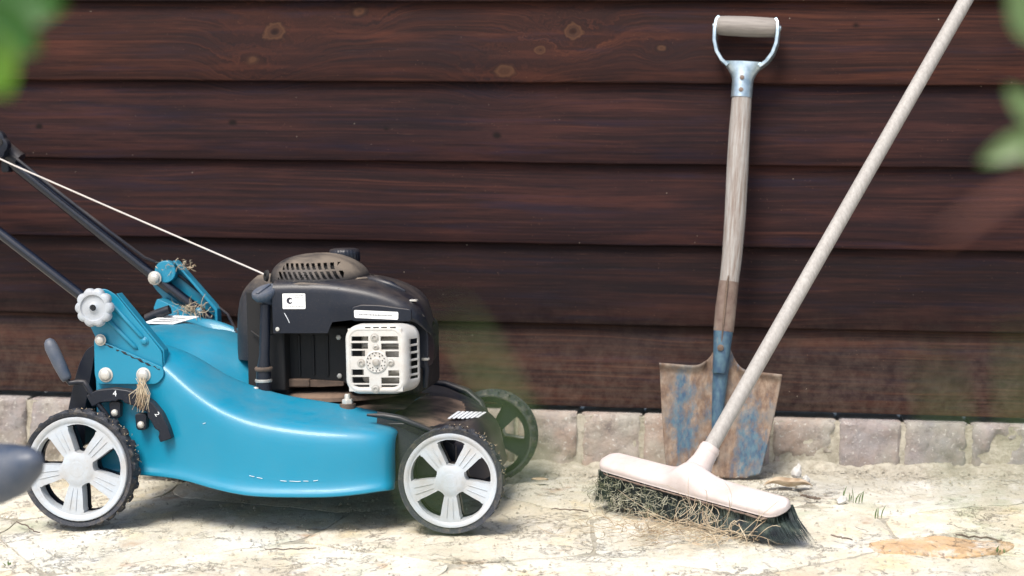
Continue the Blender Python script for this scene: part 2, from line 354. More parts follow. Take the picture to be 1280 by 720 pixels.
# ------------------------------------------------------------------ mesh helpers
class MB:
    def __init__(s): s.v = []; s.f = []
    def add(s, vs, fs):
        o = len(s.v); s.v += [tuple(v) for v in vs]; s.f += [tuple(i + o for i in f) for f in fs]; return s
    def box(s, x0, x1, y0, y1, z0, z1, mat=None):
        vs = [Vector((x, y, z)) for x in (x0, x1) for y in (y0, y1) for z in (z0, z1)]
        if mat: vs = [mat @ v for v in vs]
        return s.add(vs, [(0, 1, 3, 2), (4, 6, 7, 5), (0, 4, 5, 1), (2, 3, 7, 6), (0, 2, 6, 4), (1, 5, 7, 3)])
    def tube(s, pts, r, n=12, cap=True, flat=1.):
        pts = [Vector(p) for p in pts]; m = len(pts); rs = r if hasattr(r, '__len__') else [r] * m
        t0 = (pts[1] - pts[0]).normalized(); ref = Vector((0, 0, 1)) if abs(t0.z) < .9 else Vector((0, 1, 0))
        u = t0.cross(ref).normalized(); vs = []
        for i, p in enumerate(pts):
            t = (pts[min(i + 1, m - 1)] - pts[max(i - 1, 0)]).normalized()
            u = (u - t * u.dot(t)).normalized(); w = t.cross(u)
            for k in range(n):
                a = 2 * pi * k / n; vs.append(p + (u * cos(a) + w * sin(a) * flat) * rs[i])
        fs = [(i * n + k, i * n + (k + 1) % n, (i + 1) * n + (k + 1) % n, (i + 1) * n + k) for i in range(m - 1) for k in range(n)]
        if cap: fs += [tuple(range(n - 1, -1, -1)), tuple((m - 1) * n + k for k in range(n))]
        return s.add(vs, fs)
    def rev(s, prof, c, axis, n=32, fn=None, cap=True):
        """prof: list of (radius, height along axis); fn(angle, k) scales the radius"""
        c = Vector(c); ax = Vector(axis).normalized()
        u = ax.cross(Vector((0, 0, 1)) if abs(ax.z) < .9 else Vector((1, 0, 0))).normalized(); w = ax.cross(u); vs = []
        for j, (r, h) in enumerate(prof):
            for k in range(n):
                a = 2 * pi * k / n; rr = r * (fn(a, j) if fn else 1)
                vs.append(c + ax * h + (u * cos(a) + w * sin(a)) * rr)
        m = len(prof)
        fs = [(i * n + k, i * n + (k + 1) % n, (i + 1) * n + (k + 1) % n, (i + 1) * n + k) for i in range(m - 1) for k in range(n)]
        if cap: fs += [tuple(range(n - 1, -1, -1)), tuple((m - 1) * n + k for k in range(n))]
        return s.add(vs, fs)
    def plate(s, poly, y0, y1):
        n = len(poly)
        vs = [(x, y0, z) for x, z in poly] + [(x, y1, z) for x, z in poly]
        return s.add(vs, [tuple(range(n)), tuple(range(2 * n - 1, n - 1, -1))] + [(k, n + k, n + (k + 1) % n, (k + 1) % n) for k in range(n)])
    def grid(s, fn, nu, nv, skip=None):
        o = len(s.v)
        s.v += [tuple(fn(i / nu, j / nv)) for i in range(nu + 1) for j in range(nv + 1)]
        for i in range(nu):
            for j in range(nv):
                if skip and skip((i + .5) / nu, (j + .5) / nv): continue
                s.f.append((o + i * (nv + 1) + j, o + (i + 1) * (nv + 1) + j, o + (i + 1) * (nv + 1) + j + 1, o + i * (nv + 1) + j + 1))
        return s
    def build(s, name, mat, parent=None, smooth=True, bevel=0, bseg=2, angle=40, sub=0, solid=0, weld=False):
        me = bpy.data.meshes.new(name); me.from_pydata(s.v, [], s.f)
        bm = bmesh.new(); bm.from_mesh(me)
        if weld: bmesh.ops.remove_doubles(bm, verts=bm.verts, dist=1e-5)
        bmesh.ops.recalc_face_normals(bm, faces=bm.faces); bm.to_mesh(me); bm.free()
        me.materials.append(M[mat]); me.update()
        o = bpy.data.objects.new(name, me); COL.objects.link(o)
        if parent: o.parent = parent
        if smooth:
            for p in me.polygons: p.use_smooth = True
            if not sub: me.set_sharp_from_angle(angle=radians(angle))
        if solid:
            m = o.modifiers.new("t", 'SOLIDIFY'); m.thickness = solid; m.offset = 0
        if bevel:
            m = o.modifiers.new("b", 'BEVEL'); m.width = bevel; m.segments = bseg; m.limit_method = 'ANGLE'; m.angle_limit = radians(35); m.harden_normals = True
        if sub:
            m = o.modifiers.new("s", 'SUBSURF'); m.levels = sub; m.render_levels = sub
        return o

def thing(name, label, cat, loc=(0, 0, 0), rot=(0, 0, 0), group=None):
    o = bpy.data.objects.new(name, None); COL.objects.link(o); o.location = loc; o.rotation_euler = rot
    o.empty_display_size = .05
    return tag(o, label, cat, group)
def tag(o, label, cat, group=None, kind=None):
    o['label'] = label; o['category'] = cat
    if group: o['group'] = group
    if kind: o['kind'] = kind
    return o
def rounded(poly, r, n=4):
    out = []; m = len(poly)
    for i in range(m):
        p = Vector(poly[i]); a = Vector(poly[i - 1]) - p; b = Vector(poly[(i + 1) % m]) - p
        d = min(r, a.length * .45, b.length * .45); A = p + a.normalized() * d; B = p + b.normalized() * d
        for k in range(n + 1):
            t = k / n; q = A * (1 - t) ** 2 + p * 2 * t * (1 - t) + B * t * t; out.append((q.x, q.y))
    return out
def lerp_table(tab, x):
    """smooth interpolation through (x, v...) rows"""
    if x <= tab[0][0]: return tab[0][1:]
    if x >= tab[-1][0]: return tab[-1][1:]
    for i in range(len(tab) - 1):
        if tab[i][0] <= x <= tab[i + 1][0]:
            p0 = tab[max(i - 1, 0)]; p1 = tab[i]; p2 = tab[i + 1]; p3 = tab[min(i + 2, len(tab) - 1)]
            t = (x - p1[0]) / (p2[0] - p1[0]); out = []
            for k in range(1, len(p1)):
                m1 = (p2[k] - p0[k]) / max(p2[0] - p0[0], 1e-6) * (p2[0] - p1[0]); m2 = (p3[k] - p1[k]) / max(p3[0] - p1[0], 1e-6) * (p2[0] - p1[0])
                out.append((2*t**3-3*t*t+1)*p1[k] + (t**3-2*t*t+t)*m1 + (-2*t**3+3*t*t)*p2[k] + (t**3-t*t)*m2)
            return out
def fbm(x, y, z=0., o=4): return noise.fractal(Vector((x, y, z)), .6, 2.1, o)   # about -1..1
def text_mesh(txt, size, name, mat, parent, matrix, shear=0):
    cu = bpy.data.curves.new(name, 'FONT'); cu.body = txt; cu.size = size; cu.align_x = 'CENTER'; cu.align_y = 'CENTER'; cu.extrude = .0002; cu.shear = shear
    tmp = bpy.data.objects.new("tmp", cu); COL.objects.link(tmp)
    bpy.context.view_layer.update()
    me = bpy.data.meshes.new_from_object(tmp.evaluated_get(bpy.context.evaluated_depsgraph_get())); bpy.data.objects.remove(tmp)
    me.transform(matrix); me.name = name; me.materials.clear(); me.materials.append(M[mat])
    o = bpy.data.objects.new(name, me); COL.objects.link(o); o.parent = parent
    return o

# ------------------------------------------------------------------ ground
def gz(x, y): return .0294 * (min(max(x, -2.5), 2.5) + 1.0086)
def relief(x, y):
    n = fbm(x * 3., y * 2.2, 3.1) * .6 + fbm(x * 10, y * 7, 1.7) * .3
    t = n * 3.2; st = math.floor(t) + min(1., max(0., (t - math.floor(t) - .35) / .3))
    return -.0046 + .0046 * (st / 3.2) + .0016 * n + .0012 * fbm(x * 45, y * 30, .4, 3)
gxs = [-30 + 1.2 * k for k in range(23)] + [-2.6 + .016 * k for k in range(281)] + [2.2 + 1.2 * k for k in range(24)]
gys = [-25 + 1.0 * k for k in range(26)] + [1.2 + .014 * k for k in range(152)] + [3.5 + 1.2 * k for k in range(14)]
def gnd(X, Y):
    inside = -2.6 <= X <= 1.9 and 1.1 <= Y <= 3.3
    return (X, Y, gz(X, Y) - .0036 + (relief(X, Y) if inside else -.009))
base = MB().grid(lambda u, v: gnd(gxs[round(u * (len(gxs) - 1))], gys[round(v * (len(gys) - 1))]), len(gxs) - 1, len(gys) - 1)
ground = base.build("ground", 'soil', smooth=True); ground['kind'] = 'structure'; ground['label'] = 'gritty sand filling the joints of the pale stone paving'
def clip(poly, px, py, nx, ny):
    out = []
    for i in range(len(poly)):
        a = poly[i]; b = poly[(i + 1) % len(poly)]
        da = (a[0] - px) * nx + (a[1] - py) * ny; db = (b[0] - px) * nx + (b[1] - py) * ny
        if da <= 0: out.append(a)
        if da * db < 0: t = da / (da - db); out.append((a[0] + (b[0] - a[0]) * t, a[1] + (b[1] - a[1]) * t))
    return out
rs = random.Random(21)
seeds = []
X0, X1, Y0, Y1 = -2.7, 1.9, 1.1, 3.285
for i in range(9):
    for j in range(6):
        seeds.append((X0 + (i + .5 + (.5 if j % 2 else 0) * .8 + rs.uniform(-.28, .28)) * (X1 - X0) / 9, Y0 + (j + .5 + rs.uniform(-.25, .25)) * (Y1 - Y0) / 6))
def add_stone(cell, gap, mat, tint, hoff=0., nm="stone", rings=(0, .12, .25, .38, .5, .62, .73, .82, .89, .94, .97, .99, 1.0), NB=84):
    cx = sum(p[0] for p in cell) / len(cell); cy = sum(p[1] for p in cell) / len(cell); bd = []
    for k in range(NB):
        a = 2 * pi * k / NB; dx, dy = cos(a), sin(a); best = 1e9
        for i in range(len(cell)):
            p = cell[i]; q = cell[(i + 1) % len(cell)]; ex, ey = q[0] - p[0], q[1] - p[1]; det = dx * -ey + dy * ex
            if abs(det) < 1e-9: continue
            t = ((p[0] - cx) * -ey + (p[1] - cy) * ex) / det; s_ = (dx * (p[1] - cy) - dy * (p[0] - cx)) / det
            if t > 0 and -1e-6 <= s_ <= 1 + 1e-6: best = min(best, t)
        best = best - gap - .003 * abs(fbm((cx + dx * best) * 9, (cy + dy * best) * 9, 5.)) - .0015 * (1 + fbm((cx + dx * best) * 40, (cy + dy * best) * 40, 2.))
        bd.append((dx, dy, max(best, .02)))
    # round off the corners a little
    for _ in range(2):
        bd = [(bd[k][0], bd[k][1], (bd[k - 1][2] + 2 * bd[k][2] + bd[(k + 1) % NB][2]) / 4) for k in range(NB)]
    vs = [(cx, cy, gz(cx, cy) + relief(cx, cy) + hoff)]; fs = []
    for ri, r in enumerate(rings[1:]):
        for k in range(NB):
            x = cx + bd[k][0] * bd[k][2] * r; y = cy + bd[k][1] * bd[k][2] * r; e = (1 - r) * bd[k][2]
            z = gz(x, y) + relief(x, y) + hoff - (.0016 + .0022 * fbm(x * 5, y * 5, 8.)) * exp(-(e / .006) ** 2 * .6)
            vs.append((x, y, z))
    m = len(rings) - 1
    for k in range(NB): x, y, z = vs[1 + (m - 1) * NB + k]; vs.append((x + bd[k][0] * .002, y + bd[k][1] * .002, gz(x, y) - .03))
    for k in range(NB):
        fs.append((0, 1 + k, 1 + (k + 1) % NB))
        for i in range(m): fs.append((1 + i * NB + k, 1 + (i + 1) * NB + k, 1 + (i + 1) * NB + (k + 1) % NB, 1 + i * NB + (k + 1) % NB))
    o = MB().add(vs, fs).build(nm, mat, ground, smooth=True, angle=60); o.color = (*tint, 1)
    return o
for i, (sx, sy) in enumerate(seeds):
    cell = [(X0 - .2, Y0), (X1 + .2, Y0), (X1 + .2, Y1), (X0 - .2, Y1)]
    for j, (tx, ty) in enumerate(seeds):
        if i != j: cell = clip(cell, (sx + tx) / 2, (sy + ty) / 2, tx - sx, ty - sy)
        if len(cell) < 3: break
    if len(cell) < 3: continue
    k = rs.uniform(.9, 1.06); w = rs.uniform(-.03, .03)
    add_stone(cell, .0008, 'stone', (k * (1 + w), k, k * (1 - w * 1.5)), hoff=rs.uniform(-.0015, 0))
fl = add_stone([(.225, 2.665), (.245, 2.618), (.30, 2.612), (.335, 2.590), (.41, 2.628), (.425, 2.668), (.36, 2.683), (.33, 2.71), (.27, 2.695)], -.012, 'orangestone', (1, 1, 1), hoff=.0038, NB=48)
fl['label'] = 'flat orange stone flake among the pale paving stones'
# coarse grit lying in the joints and along the foot of the bricks
g = MB(); rg = random.Random(5)
for k in range(5200):
    if k < 3600: x = rg.uniform(-1.5, .75); y = 3.29 - abs(rg.gauss(0, .085))
    else: x = rg.uniform(-1.2, .6); y = rg.uniform(2.4, 3.2)
    s_ = rg.uniform(.0008, .0032); z = gz(x, y) - .003 + (.004 if y > 3.2 else 0)
    a = rg.uniform(0, 6); vs = [(x + s_ * cos(a + q * 1.57) * rg.uniform(.6, 1.3), y + s_ * sin(a + q * 1.57), z) for q in range(4)] + [(x, y, z + s_ * rg.uniform(.6, 1.2))]
    g.add(vs, [(0, 1, 4), (1, 2, 4), (2, 3, 4), (3, 0, 4)])
tag(g.build("grit", 'soil', smooth=False), 'coarse sandy grit strewn over the paving and along the bricks', 'grit', kind='stuff')
# mounded sand and earth against the foot of the brick course
mound = MB().grid(lambda u, v: (lambda X, t: (X, 3.315 - .17 * t, gz(X, 0) - .012 + (1 - t) ** 1.8 * (.024 + .012 * fbm(X * 6, t * 2, 1)) + .004 * fbm(X * 22, t * 7, 2) * (1 - t) + .003 * fbm(X * 70, t * 20, 3) * (1 - t)))(-2.7 + 4.6 * u, v), 900, 30)
tag(mound.build("earth_bank", 'soil', smooth=True), 'low bank of sandy earth along the foot of the brick course', 'earth', kind='stuff')

# ------------------------------------------------------------------ timber wall, brick course
WY = 3.32
wall = thing("timber_wall", 'dark brown shed wall of horizontal overlapping stained boards', 'wall', (-.4, 3.36, 0))
def unparent_loc(o): o.location = (.4, -3.36, 0); return o
bz = [.136, .289, .438, .587, .735, .884] + [.884 + .149 * k for k in range(1, 10)]
tints = [(1.35, 1.4, 1.3), (.62, .62, .70), (1.0, .90, 1.0), (.92, .85, .98), (1.35, 1.12, 1.0), (1.0, 1.0, 1.0)]
for i, z0 in enumerate(bz):
    mb = MB(); nx = 160; prof = [(.034, .176), (.0175, .176), (.0145, .15), (.0045, .05), (.0, .004), (.001, .0012), (.0035, 0), (.024, 0), (.034, .176)]
    vs = []; fs = []; n = len(prof) - 1
    for k in range(nx + 1):
        x = -2.7 + 4.6 * k / nx
        for (dy, dz) in prof[:-1]:
            w = .0012 * fbm(x * 2.5, i * 7.3) + .0005 * fbm(x * 14, i * 3.1)
            vs.append((x, WY + dy + .0011 * fbm(x * 1.7, i * 5., dz * 9), z0 + dz + (w if dz < .1 else 0)))
    for k in range(nx):
        for q in range(n): fs.append((k * n + q, k * n + (q + 1) % n, (k + 1) * n + (q + 1) % n, (k + 1) * n + q))
    fs += [tuple(range(n)), tuple(nx * n + q for q in range(n - 1, -1, -1))]
    o = mb.add(vs, fs).build("board", 'board', wall, smooth=True, angle=30); unparent_loc(o)
    o.color = (*tints[i % 6], 1)
o = MB().box(-2.7, 1.9, WY + .037, WY + .09, .14, 2.38).build("backing", 'board', wall, smooth=False); unparent_loc(o)
plinth = thing("brick_course", 'low course of weathered pinkish grey bricks under the timber wall', 'brickwork', (-.4, 3.36, 0))
MB().box(-2.7, 1.9, 3.306, 3.42, -.05, .121).build("mortar", 'soil', plinth, smooth=False).location = (.4, -3.36, 0)
rb = random.Random(3)
btint = [(1.12, 1.02, .92), (.92, .99, 1.0), (1.02, .98, .98), (1.12, 1.02, .93), (.98, .98, 1.0)]
for k in range(-23, 15):
    xa = .094 + .118 * k + .0033 + rb.uniform(-.0015, .0015); xb = .094 + .118 * (k + 1) - .0033 + rb.uniform(-.0015, .0015)
    top = .1275 + rb.uniform(-.0025, .0015); yf = 3.300 + rb.uniform(-.003, .003); mb = MB(); NX, NZ = 18, 16
    def fr(u, v, xa=xa, xb=xb, top=top, yf=yf, k=k):
        x = xa + (xb - xa) * u; z = -.01 + (top + .01) * v
        eu = min(u, 1 - u) * (xb - xa); ev = (1 - v) * top; r = .007
        d = 0
        if eu < r: d += r - sqrt(max(0, r * r - (r - eu) ** 2))
        if ev < r: d += r - sqrt(max(0, r * r - (r - ev) ** 2))
        n = .005 * fbm(x * 14, z * 14, k * 3.) + .003 * fbm(x * 50, z * 50, k)
        ch = max(0., fbm(x * 9 + 4, z * 9, k * 5.) - .35) * .03
        return (x + .0012 * fbm(z * 30, k, 0), yf + d * .8 + n + ch, z - (d * .25 if ev < r else 0))
    mb.grid(fr, NX, NZ)
    mb.add([fr(i / NX, 1) for i in range(NX + 1)] + [(xa + (xb - xa) * i / NX, 3.40, top) for i in range(NX + 1)], [(i, i + 1, NX + 2 + i, NX + 1 + i) for i in range(NX)])
    for s_ in (0, 1):
        mb.add([fr(s_, j / NZ) for j in range(NZ + 1)] + [((xa, xb)[s_], 3.40, -.01 + (top + .01) * j / NZ) for j in range(NZ + 1)], [(j, j + 1, NZ + 2 + j, NZ + 1 + j) for j in range(NZ)])
    o = mb.build("brick", 'brick', plinth, smooth=True, weld=True, angle=50); o.location = (.4, -3.36, 0); o.color = (*btint[(k * 7 + k // 3) % 5], 1)

# ------------------------------------------------------------------ lawn mower (local frame: x forward, y towards the wall, z up, origin at the rear near wheel's foot)
mow = thing("lawn_mower", 'dirty turquoise blue petrol lawn mower with grey wheels parked before the board wall', 'lawn mower',
            (-1.0086, 2.7252, 0), (0, -math.atan(.0294), -.036))
YC = .2475
FAR = .495

def wheel(cx, cz, R, RR, face, side, phase=-.03):
    """side=+1: outer face looks at the camera, -1: far wheel, outer face looks at the wall"""
    root = MB()
    W_ = .044
    Y = lambda d: face + side * d
    n = 150; prof = [(RR + .001, .004), (RR + .004, .001), (RR + .008, .0), (R - .005, .002), (R - .002, .005), (R, .008), (R, .016), (R, .024), (R, .034), (R - .002, W_ - .004), (R - .006, W_), (RR + .002, W_), (RR - .002, W_ - .006)]
    vs = []
    for j, (r, d) in enumerate(prof):
        for k in range(n):
            a = 2 * pi * k / n; rr = r
            if 4 <= j <= 9:
                ph = (k + (3 if d > .018 else 0)) % 6
                rr += (.0030 if ph < 3 else -.0010) if j in (5, 6, 7, 8) else (.001 if ph < 3 else -.0015)
                rr += .0012 * fbm(a * 9, d * 90, cx * 7)
            vs.append((cx + rr * cos(a), Y(d), cz + rr * sin(a)))
    m = len(prof)
    fs = [(i * n + k, i * n + (k + 1) % n, (i + 1) * n + (k + 1) % n, (i + 1) * n + k) for i in range(m - 1) for k in range(n)]
    wh = bpy.data.objects.new("wheel", None); COL.objects.link(wh); wh.parent = mow; wh.empty_display_size = .05
    MB().add(vs, fs).build("tyre", 'rubber', wh, smooth=True, angle=35)
    # rim face with five real openings
    def face_mesh(depthf, wall_d, r_in, r_out, h_scale, name, mat, outer, hub):
        bm = bmesh.new(); radii = [0.001, .010, .020 * R / .09]
        radii = [RR * q for q in (.02, .12, .20, .24, .29)] + [RR * (r_in + (r_out - r_in) * q) for q in (0, .02, .06, .12, .2, .32, .45, .6, .72, .82, .9, .95, .98, 1)] + [RR * q for q in (.885, .92, .96, .985, 1.0)]
        NO, NS = 8, 8; rows = []
        for r in radii:
            q = (r / RR - r_in) / (r_out - r_in); row = []
            if 0 < q < 1:
                a = 1 - abs(2 * q - 1) ** 6.; h = radians(15 + 7.5 * q) * h_scale * (max(a, 0) ** .30)
                if q < .08 or q > .93: h = radians(15 + 7.5 * q) * h_scale * sqrt(max(0., 1 - ((abs(q - .5) - .43) / .07) ** 2)) if abs(q - .5) > .43 else h
            else: h = radians(8 if q <= 0 else 14) * .5 * h_scale
            for s5 in range(5):
                c0 = pi / 2 + s5 * 2 * pi / 5 + phase
                for k in range(NO): row.append(c0 - h + 2 * h * k / NO)
                for k in range(NS): row.append(c0 + h + (2 * pi / 5 - 2 * h) * k / NS)
            rows.append([bm.verts.new((cx + r * cos(a), Y(depthf(r / RR, a)), cz + r * sin(a))) for a in row])
        N = len(rows[0]); edges_keep = []
        hole = lambda i, k: (k % (NO + NS)) < NO and 0 <= (radii[i] / RR - r_in + 1e-6) and radii[i + 1] / RR <= r_out + 1e-6
        for i in range(len(radii) - 1):
            for k in range(N):
                if hole(i, k): continue
                bm.faces.new((rows[i][k], rows[i][(k + 1) % N], rows[i + 1][(k + 1) % N], rows[i + 1][k]))
        bm.faces.new(rows[0])
        be = [e for e in bm.edges if e.is_boundary and not all(v in set(rows[-1]) for v in e.verts)]
        r_ = bmesh.ops.extrude_edge_only(bm, edges=be)
        for v in [g_ for g_ in r_['geom'] if isinstance(g_, bmesh.types.BMVert)]: v.co.y += side * wall_d
        if outer:
            be = [e for e in bm.edges if e.is_boundary and all(v in set(rows[-1]) for v in e.verts)]
            r_ = bmesh.ops.extrude_edge_only(bm, edges=be)
            for v in [g_ for g_ in r_['geom'] if isinstance(g_, bmesh.types.BMVert)]: v.co.y += side * .03
        bmesh.ops.remove_doubles(bm, verts=bm.verts, dist=1e-6)
        bmesh.ops.recalc_face_normals(bm, faces=bm.faces)
        me = bpy.data.meshes.new(name); bm.to_mesh(me); bm.free(); me.materials.append(M[mat])
        for p in me.polygons: p.use_smooth = True
        me.set_sharp_from_angle(angle=radians(38))
        o = bpy.data.objects.new(name, me); COL.objects.link(o); o.parent = wh
        return o
    def dep(q, a):
        # raised outer ring, spokes set back, a shallow groove down each spoke's middle, raised hub
        d = .0035
        if q > .93: d = .0005 + .002 * max(0, (q - .985)) / .015
        elif q > .885: d = .0035 - .003 * (q - .885) / .045
        if q < .22: d = .0006
        elif q < .34: d = .0006 + .0029 * (q - .22) / .12
        return d
    face_mesh(dep, .020, .315, .865, 1.0, "rim", 'rim', True, True)
    # one narrow rib down the middle of every spoke
    for s5 in range(5):
        a = pi / 2 + (s5 + .5) * 2 * pi / 5 + phase; ca, sa = cos(a), sin(a)
        for off in (-.0042, .0042):
            p = lambda r, d: (cx + r * ca - off * sa * (.45 + r / RR), Y(d), cz + r * sa + off * ca * (.45 + r / RR))
            MB().tube([p(RR * .34, .0042), p(RR * .40, .0030), p(RR * .78, .0030), p(RR * .83, .0042)], [.0003, .0007, .0007, .0003], n=6).build("spoke_rib", 'rim', wh, smooth=True, angle=80)
    dk = lambda q, a: .030 if q > .3 else .022
    face_mesh(dk, .008, .33, .85, .98, "inner_rim", 'slate', False, False)
    MB().rev([(RR * .10, .0002), (RR * .15, .0003), (RR * .17, .003)], (cx, Y(0), cz), (0, side, 0), 40).build("hub_cap", 'rim', wh, bevel=.0008)
    MB().rev([(.009, .01), (.009, W_ + .02)], (cx, Y(0), cz), (0, side, 0), 16).build("axle_end", 'dark', wh)
    return wh
wheel(0, .0945, .0915, .0835, 0, 1, -.15)
wheel(.602, .0815, .079, .0735, 0, 1)
wheel(0, .0945, .0915, .0835, FAR, -1)
wheel(.588, .0815, .079, .0735, FAR, -1)
for (x, z) in ((0, .0945), (.602, .0815)):
    MB().tube([(x, .04, z), (x, FAR - .04, z)], .007, 12).build("axle", 'dark', mow)

# deck: one pressed shell, stations along x, a profile across y
#            x     yside   zbot   zcrest  zridge  zin
DK = [(.012, .050, .085, .284, .290, .296), (.05, .050, .085, .284, .291, .299), (.09, .049, .082, .279, .291, .298), (.133, .043, .080, .260, .279, .290),
      (.17, .030, .077, .231, .262, .288), (.205, .016, .071, .209, .238, .274), (.236, .006, .066, .194, .222, .262), (.275, -.003, .061, .181, .208, .215),
      (.314, -.006, .059, .172, .198, .165), (.37, -.007, .059, .164, .189, .160), (.42, -.005, .060, .160, .181, .160), (.465, .001, .064, .157, .172, .158), (.49, .008, .067, .154, .167, .156)]
def deck_profile(x, k, shrink=0.):
    ys, zb, zc, zr, zi = lerp_table(DK, x); ys += shrink
    inner = min(1., max(0., (x - .10) / .16)); yr = .100 + .028 * inner
    flat = min(1., max(0., (.24 - x) / .1))
    P = [(ys - .001, zb - .004), (ys - .0065, zb - .003), (ys - .0055, zb + .004), (ys + .001, zb + .010), (ys + .0015, zb + .03), (ys + .001, (zb + zc) * .5), (ys + .001, zc - .030),
         (ys + .003, zc - .013), (ys + .010, zc - .003), (ys + .022, zc + .004), (yr - .030, zr - .006), (yr - .007, zr), (yr - .001, zr - .0005), (yr + .004, zr - .004 - .005 * inner)]
    if x > .29: P += [(yr + .010, zr - .012), (yr + .016, zi + .002), (yr + .03, zi), (YC, zi)]
    else:
        d = .034 * (1 - min(1, max(0, (.12 - x) / .06))) * (1 if x > .06 else 0)
        P += [(yr + .018, zr - d), (yr + .045, zr - d * .8 + (zi - zr) * .3), (yr + .08, zr + (zi - zr) * .85), (YC, zi)]
    return P
deck = MB(); xs = [.012, .016] + [.03 + .02 * k for k in range(11)] + [.246, .252, .27, .285, .295] + [.31 + .02 * k for k in range(9)] + [.486, .494, .500, .505, .508, .509]
shr = {-6: 0, -5: 0, -4: 0, -3: .001, -2: .006, -1: .016}
shrink = {.486: .0005, .494: .003, .500: .007, .505: .013, .508: .020, .509: .026}
rows = []
zt_ = lambda x: lerp_table(DK, x)[2] + .002
for x in xs:
    P = deck_profile(x, 0, shrink.get(round(x, 3), 0.)); s_ = shrink.get(round(x, 3), 0.)
    if s_: P = [(y, z if z < .12 else z - s_ * .35) for y, z in P]
    rows.append([(x, y, z) for y, z in P] + [(x, 2 * YC - y, min(z, .150) if x > .29 else z + (.010 if z > zt_(x) else 0)) for y, z in reversed(P[:-1])])
nv = len(rows[0]); vs = [p for r in rows for p in r]
fs = [(i * nv + j, i * nv + j + 1, (i + 1) * nv + j + 1, (i + 1) * nv + j) for i in range(len(rows) - 1) for j in range(nv - 1)]
deck.add(vs, fs)
deck.add(rows[0], [tuple(range(nv))])
dk = deck.build("deck", 'blue', mow, smooth=True, sub=1, weld=True)
dk.data.set_sharp_from_angle(angle=radians(70))

# scratches on the side
for pts in ([(.285, .088), (.293, .0865)], [(.297, .0855), (.306, .084)], [(.335, .081), (.345, .0803)], [(.350, .0806), (.362, .0800), (.368, .0803)], [(.372, .0808), (.380, .0806)], [(.388, .0812), (.395, .082)], [(.21, .168), (.205, .166)]):
    ys = [lerp_table(DK, p[0])[0] + .0004 for p in pts]
    MB().tube([(p[0], y, p[1]) for p, y in zip(pts, ys)], .0004, 5).build("scratch", 'whiteprint', mow, smooth=True)

# soil-caked plate under the engine, and the dark front shroud
def shroud(u, v):
    y = .052 + (.443 - .052) * v; e = min(v, 1 - v)
    xm = .642 - .05 * (abs(v - .5) * 2) ** 3
    x = .475 + (xm - .475) * u
    top = lerp_table([(.0, .172), (.3, .166), (.5, .156), (.7, .146), (.84, .134), (.93, .115), (1.0, .062)], u)[0]
    rim = .008 * exp(-((e - .035) / .022) ** 2) * (1 - u ** 4); edge = max(0., (.03 - e) / .03)
    dip = -.012 * min(1, max(0, (e - .06) / .05)) * max(0., 1 - u * 1.25)
    z = top + rim + dip - edge ** 1.7 * .08
    z += .010 * exp(-((x - .612) / .018) ** 2 - ((v - .40) / .10) ** 2) * 1.2
    return (x, y, max(z, .058))
zone = lambda u, v: (min(v, 1 - v) > .10 and u < .62 - .25 * abs(v - .5))
MB().grid(shroud, 48, 60, skip=zone).build("front_shroud", 'slate', mow, smooth=True, angle=80)
MB().grid(shroud, 48, 60, skip=lambda u, v: not zone(u, v)).build("shroud_top", 'grease', mow, smooth=True, angle=80)
MB().plate(rounded([(.445, .162), (.445, .07), (.53, .07), (.60, .07), (.60, .13), (.53, .163)], .008), .060, .074).build("side_skirt", 'slate', mow, bevel=.003)
MB().tube([(.462, .050, .1765), (.49, .047, .1755), (.515, .046, .1715), (.545, .047, .160), (.575, .052, .146), (.60, .06, .134)], [.002, .0045, .005, .005, .0045, .003], 10).build("shroud_rim", 'slate', mow, smooth=True, angle=80)
MB().tube([(.455, FAR - .055, .182), (.51, FAR - .052, .178), (.55, FAR - .053, .164), (.575, FAR - .06, .145), (.592, FAR - .075, .11), (.600, FAR - .085, .075)], [.004, .007, .008, .008, .008, .006], 10).build("shroud_rim", 'slate', mow, smooth=True, angle=80)
MB().grid(lambda u, v: (.20 + .30 * u, .145 + .215 * v, .172 + .003 * fbm(u * 8, v * 8, 1) + .004 * (1 - abs(2 * v - 1))), 20, 20).build("deck_plate", 'grease', mow)
MB().rev([(.125, 0), (.124, .006), (.115, .010), (.09, .0125), (.05, .013)], (.350, .285, .182), (0, 0, 1), 60).build("mounting_plate", 'grease', mow, smooth=True)
MB().box(.296, .335, .178, .20, .204, .218).build("mounting_bracket", 'grease', mow, bevel=.003)
# smear of bare grey metal on the mounting plate
# illegible white stripe logo printed on the shroud
for k in range(7):
    x = .566 + .0062 * k; y = .205 + .006 * k
    z0 = .1495
    MB().add([(x, y - .028 + .003 * (k % 3), .1535 - k * .0008), (x + .0040, y - .028, .1530 - k * .0008), (x + .013, y + .018, .1585 - k * .0010), (x + .0085, y + .018, .1590 - k * .0010)], [(0, 1, 2, 3)]).build("logo_stripe", 'whiteprint', mow, smooth=False, solid=.001)

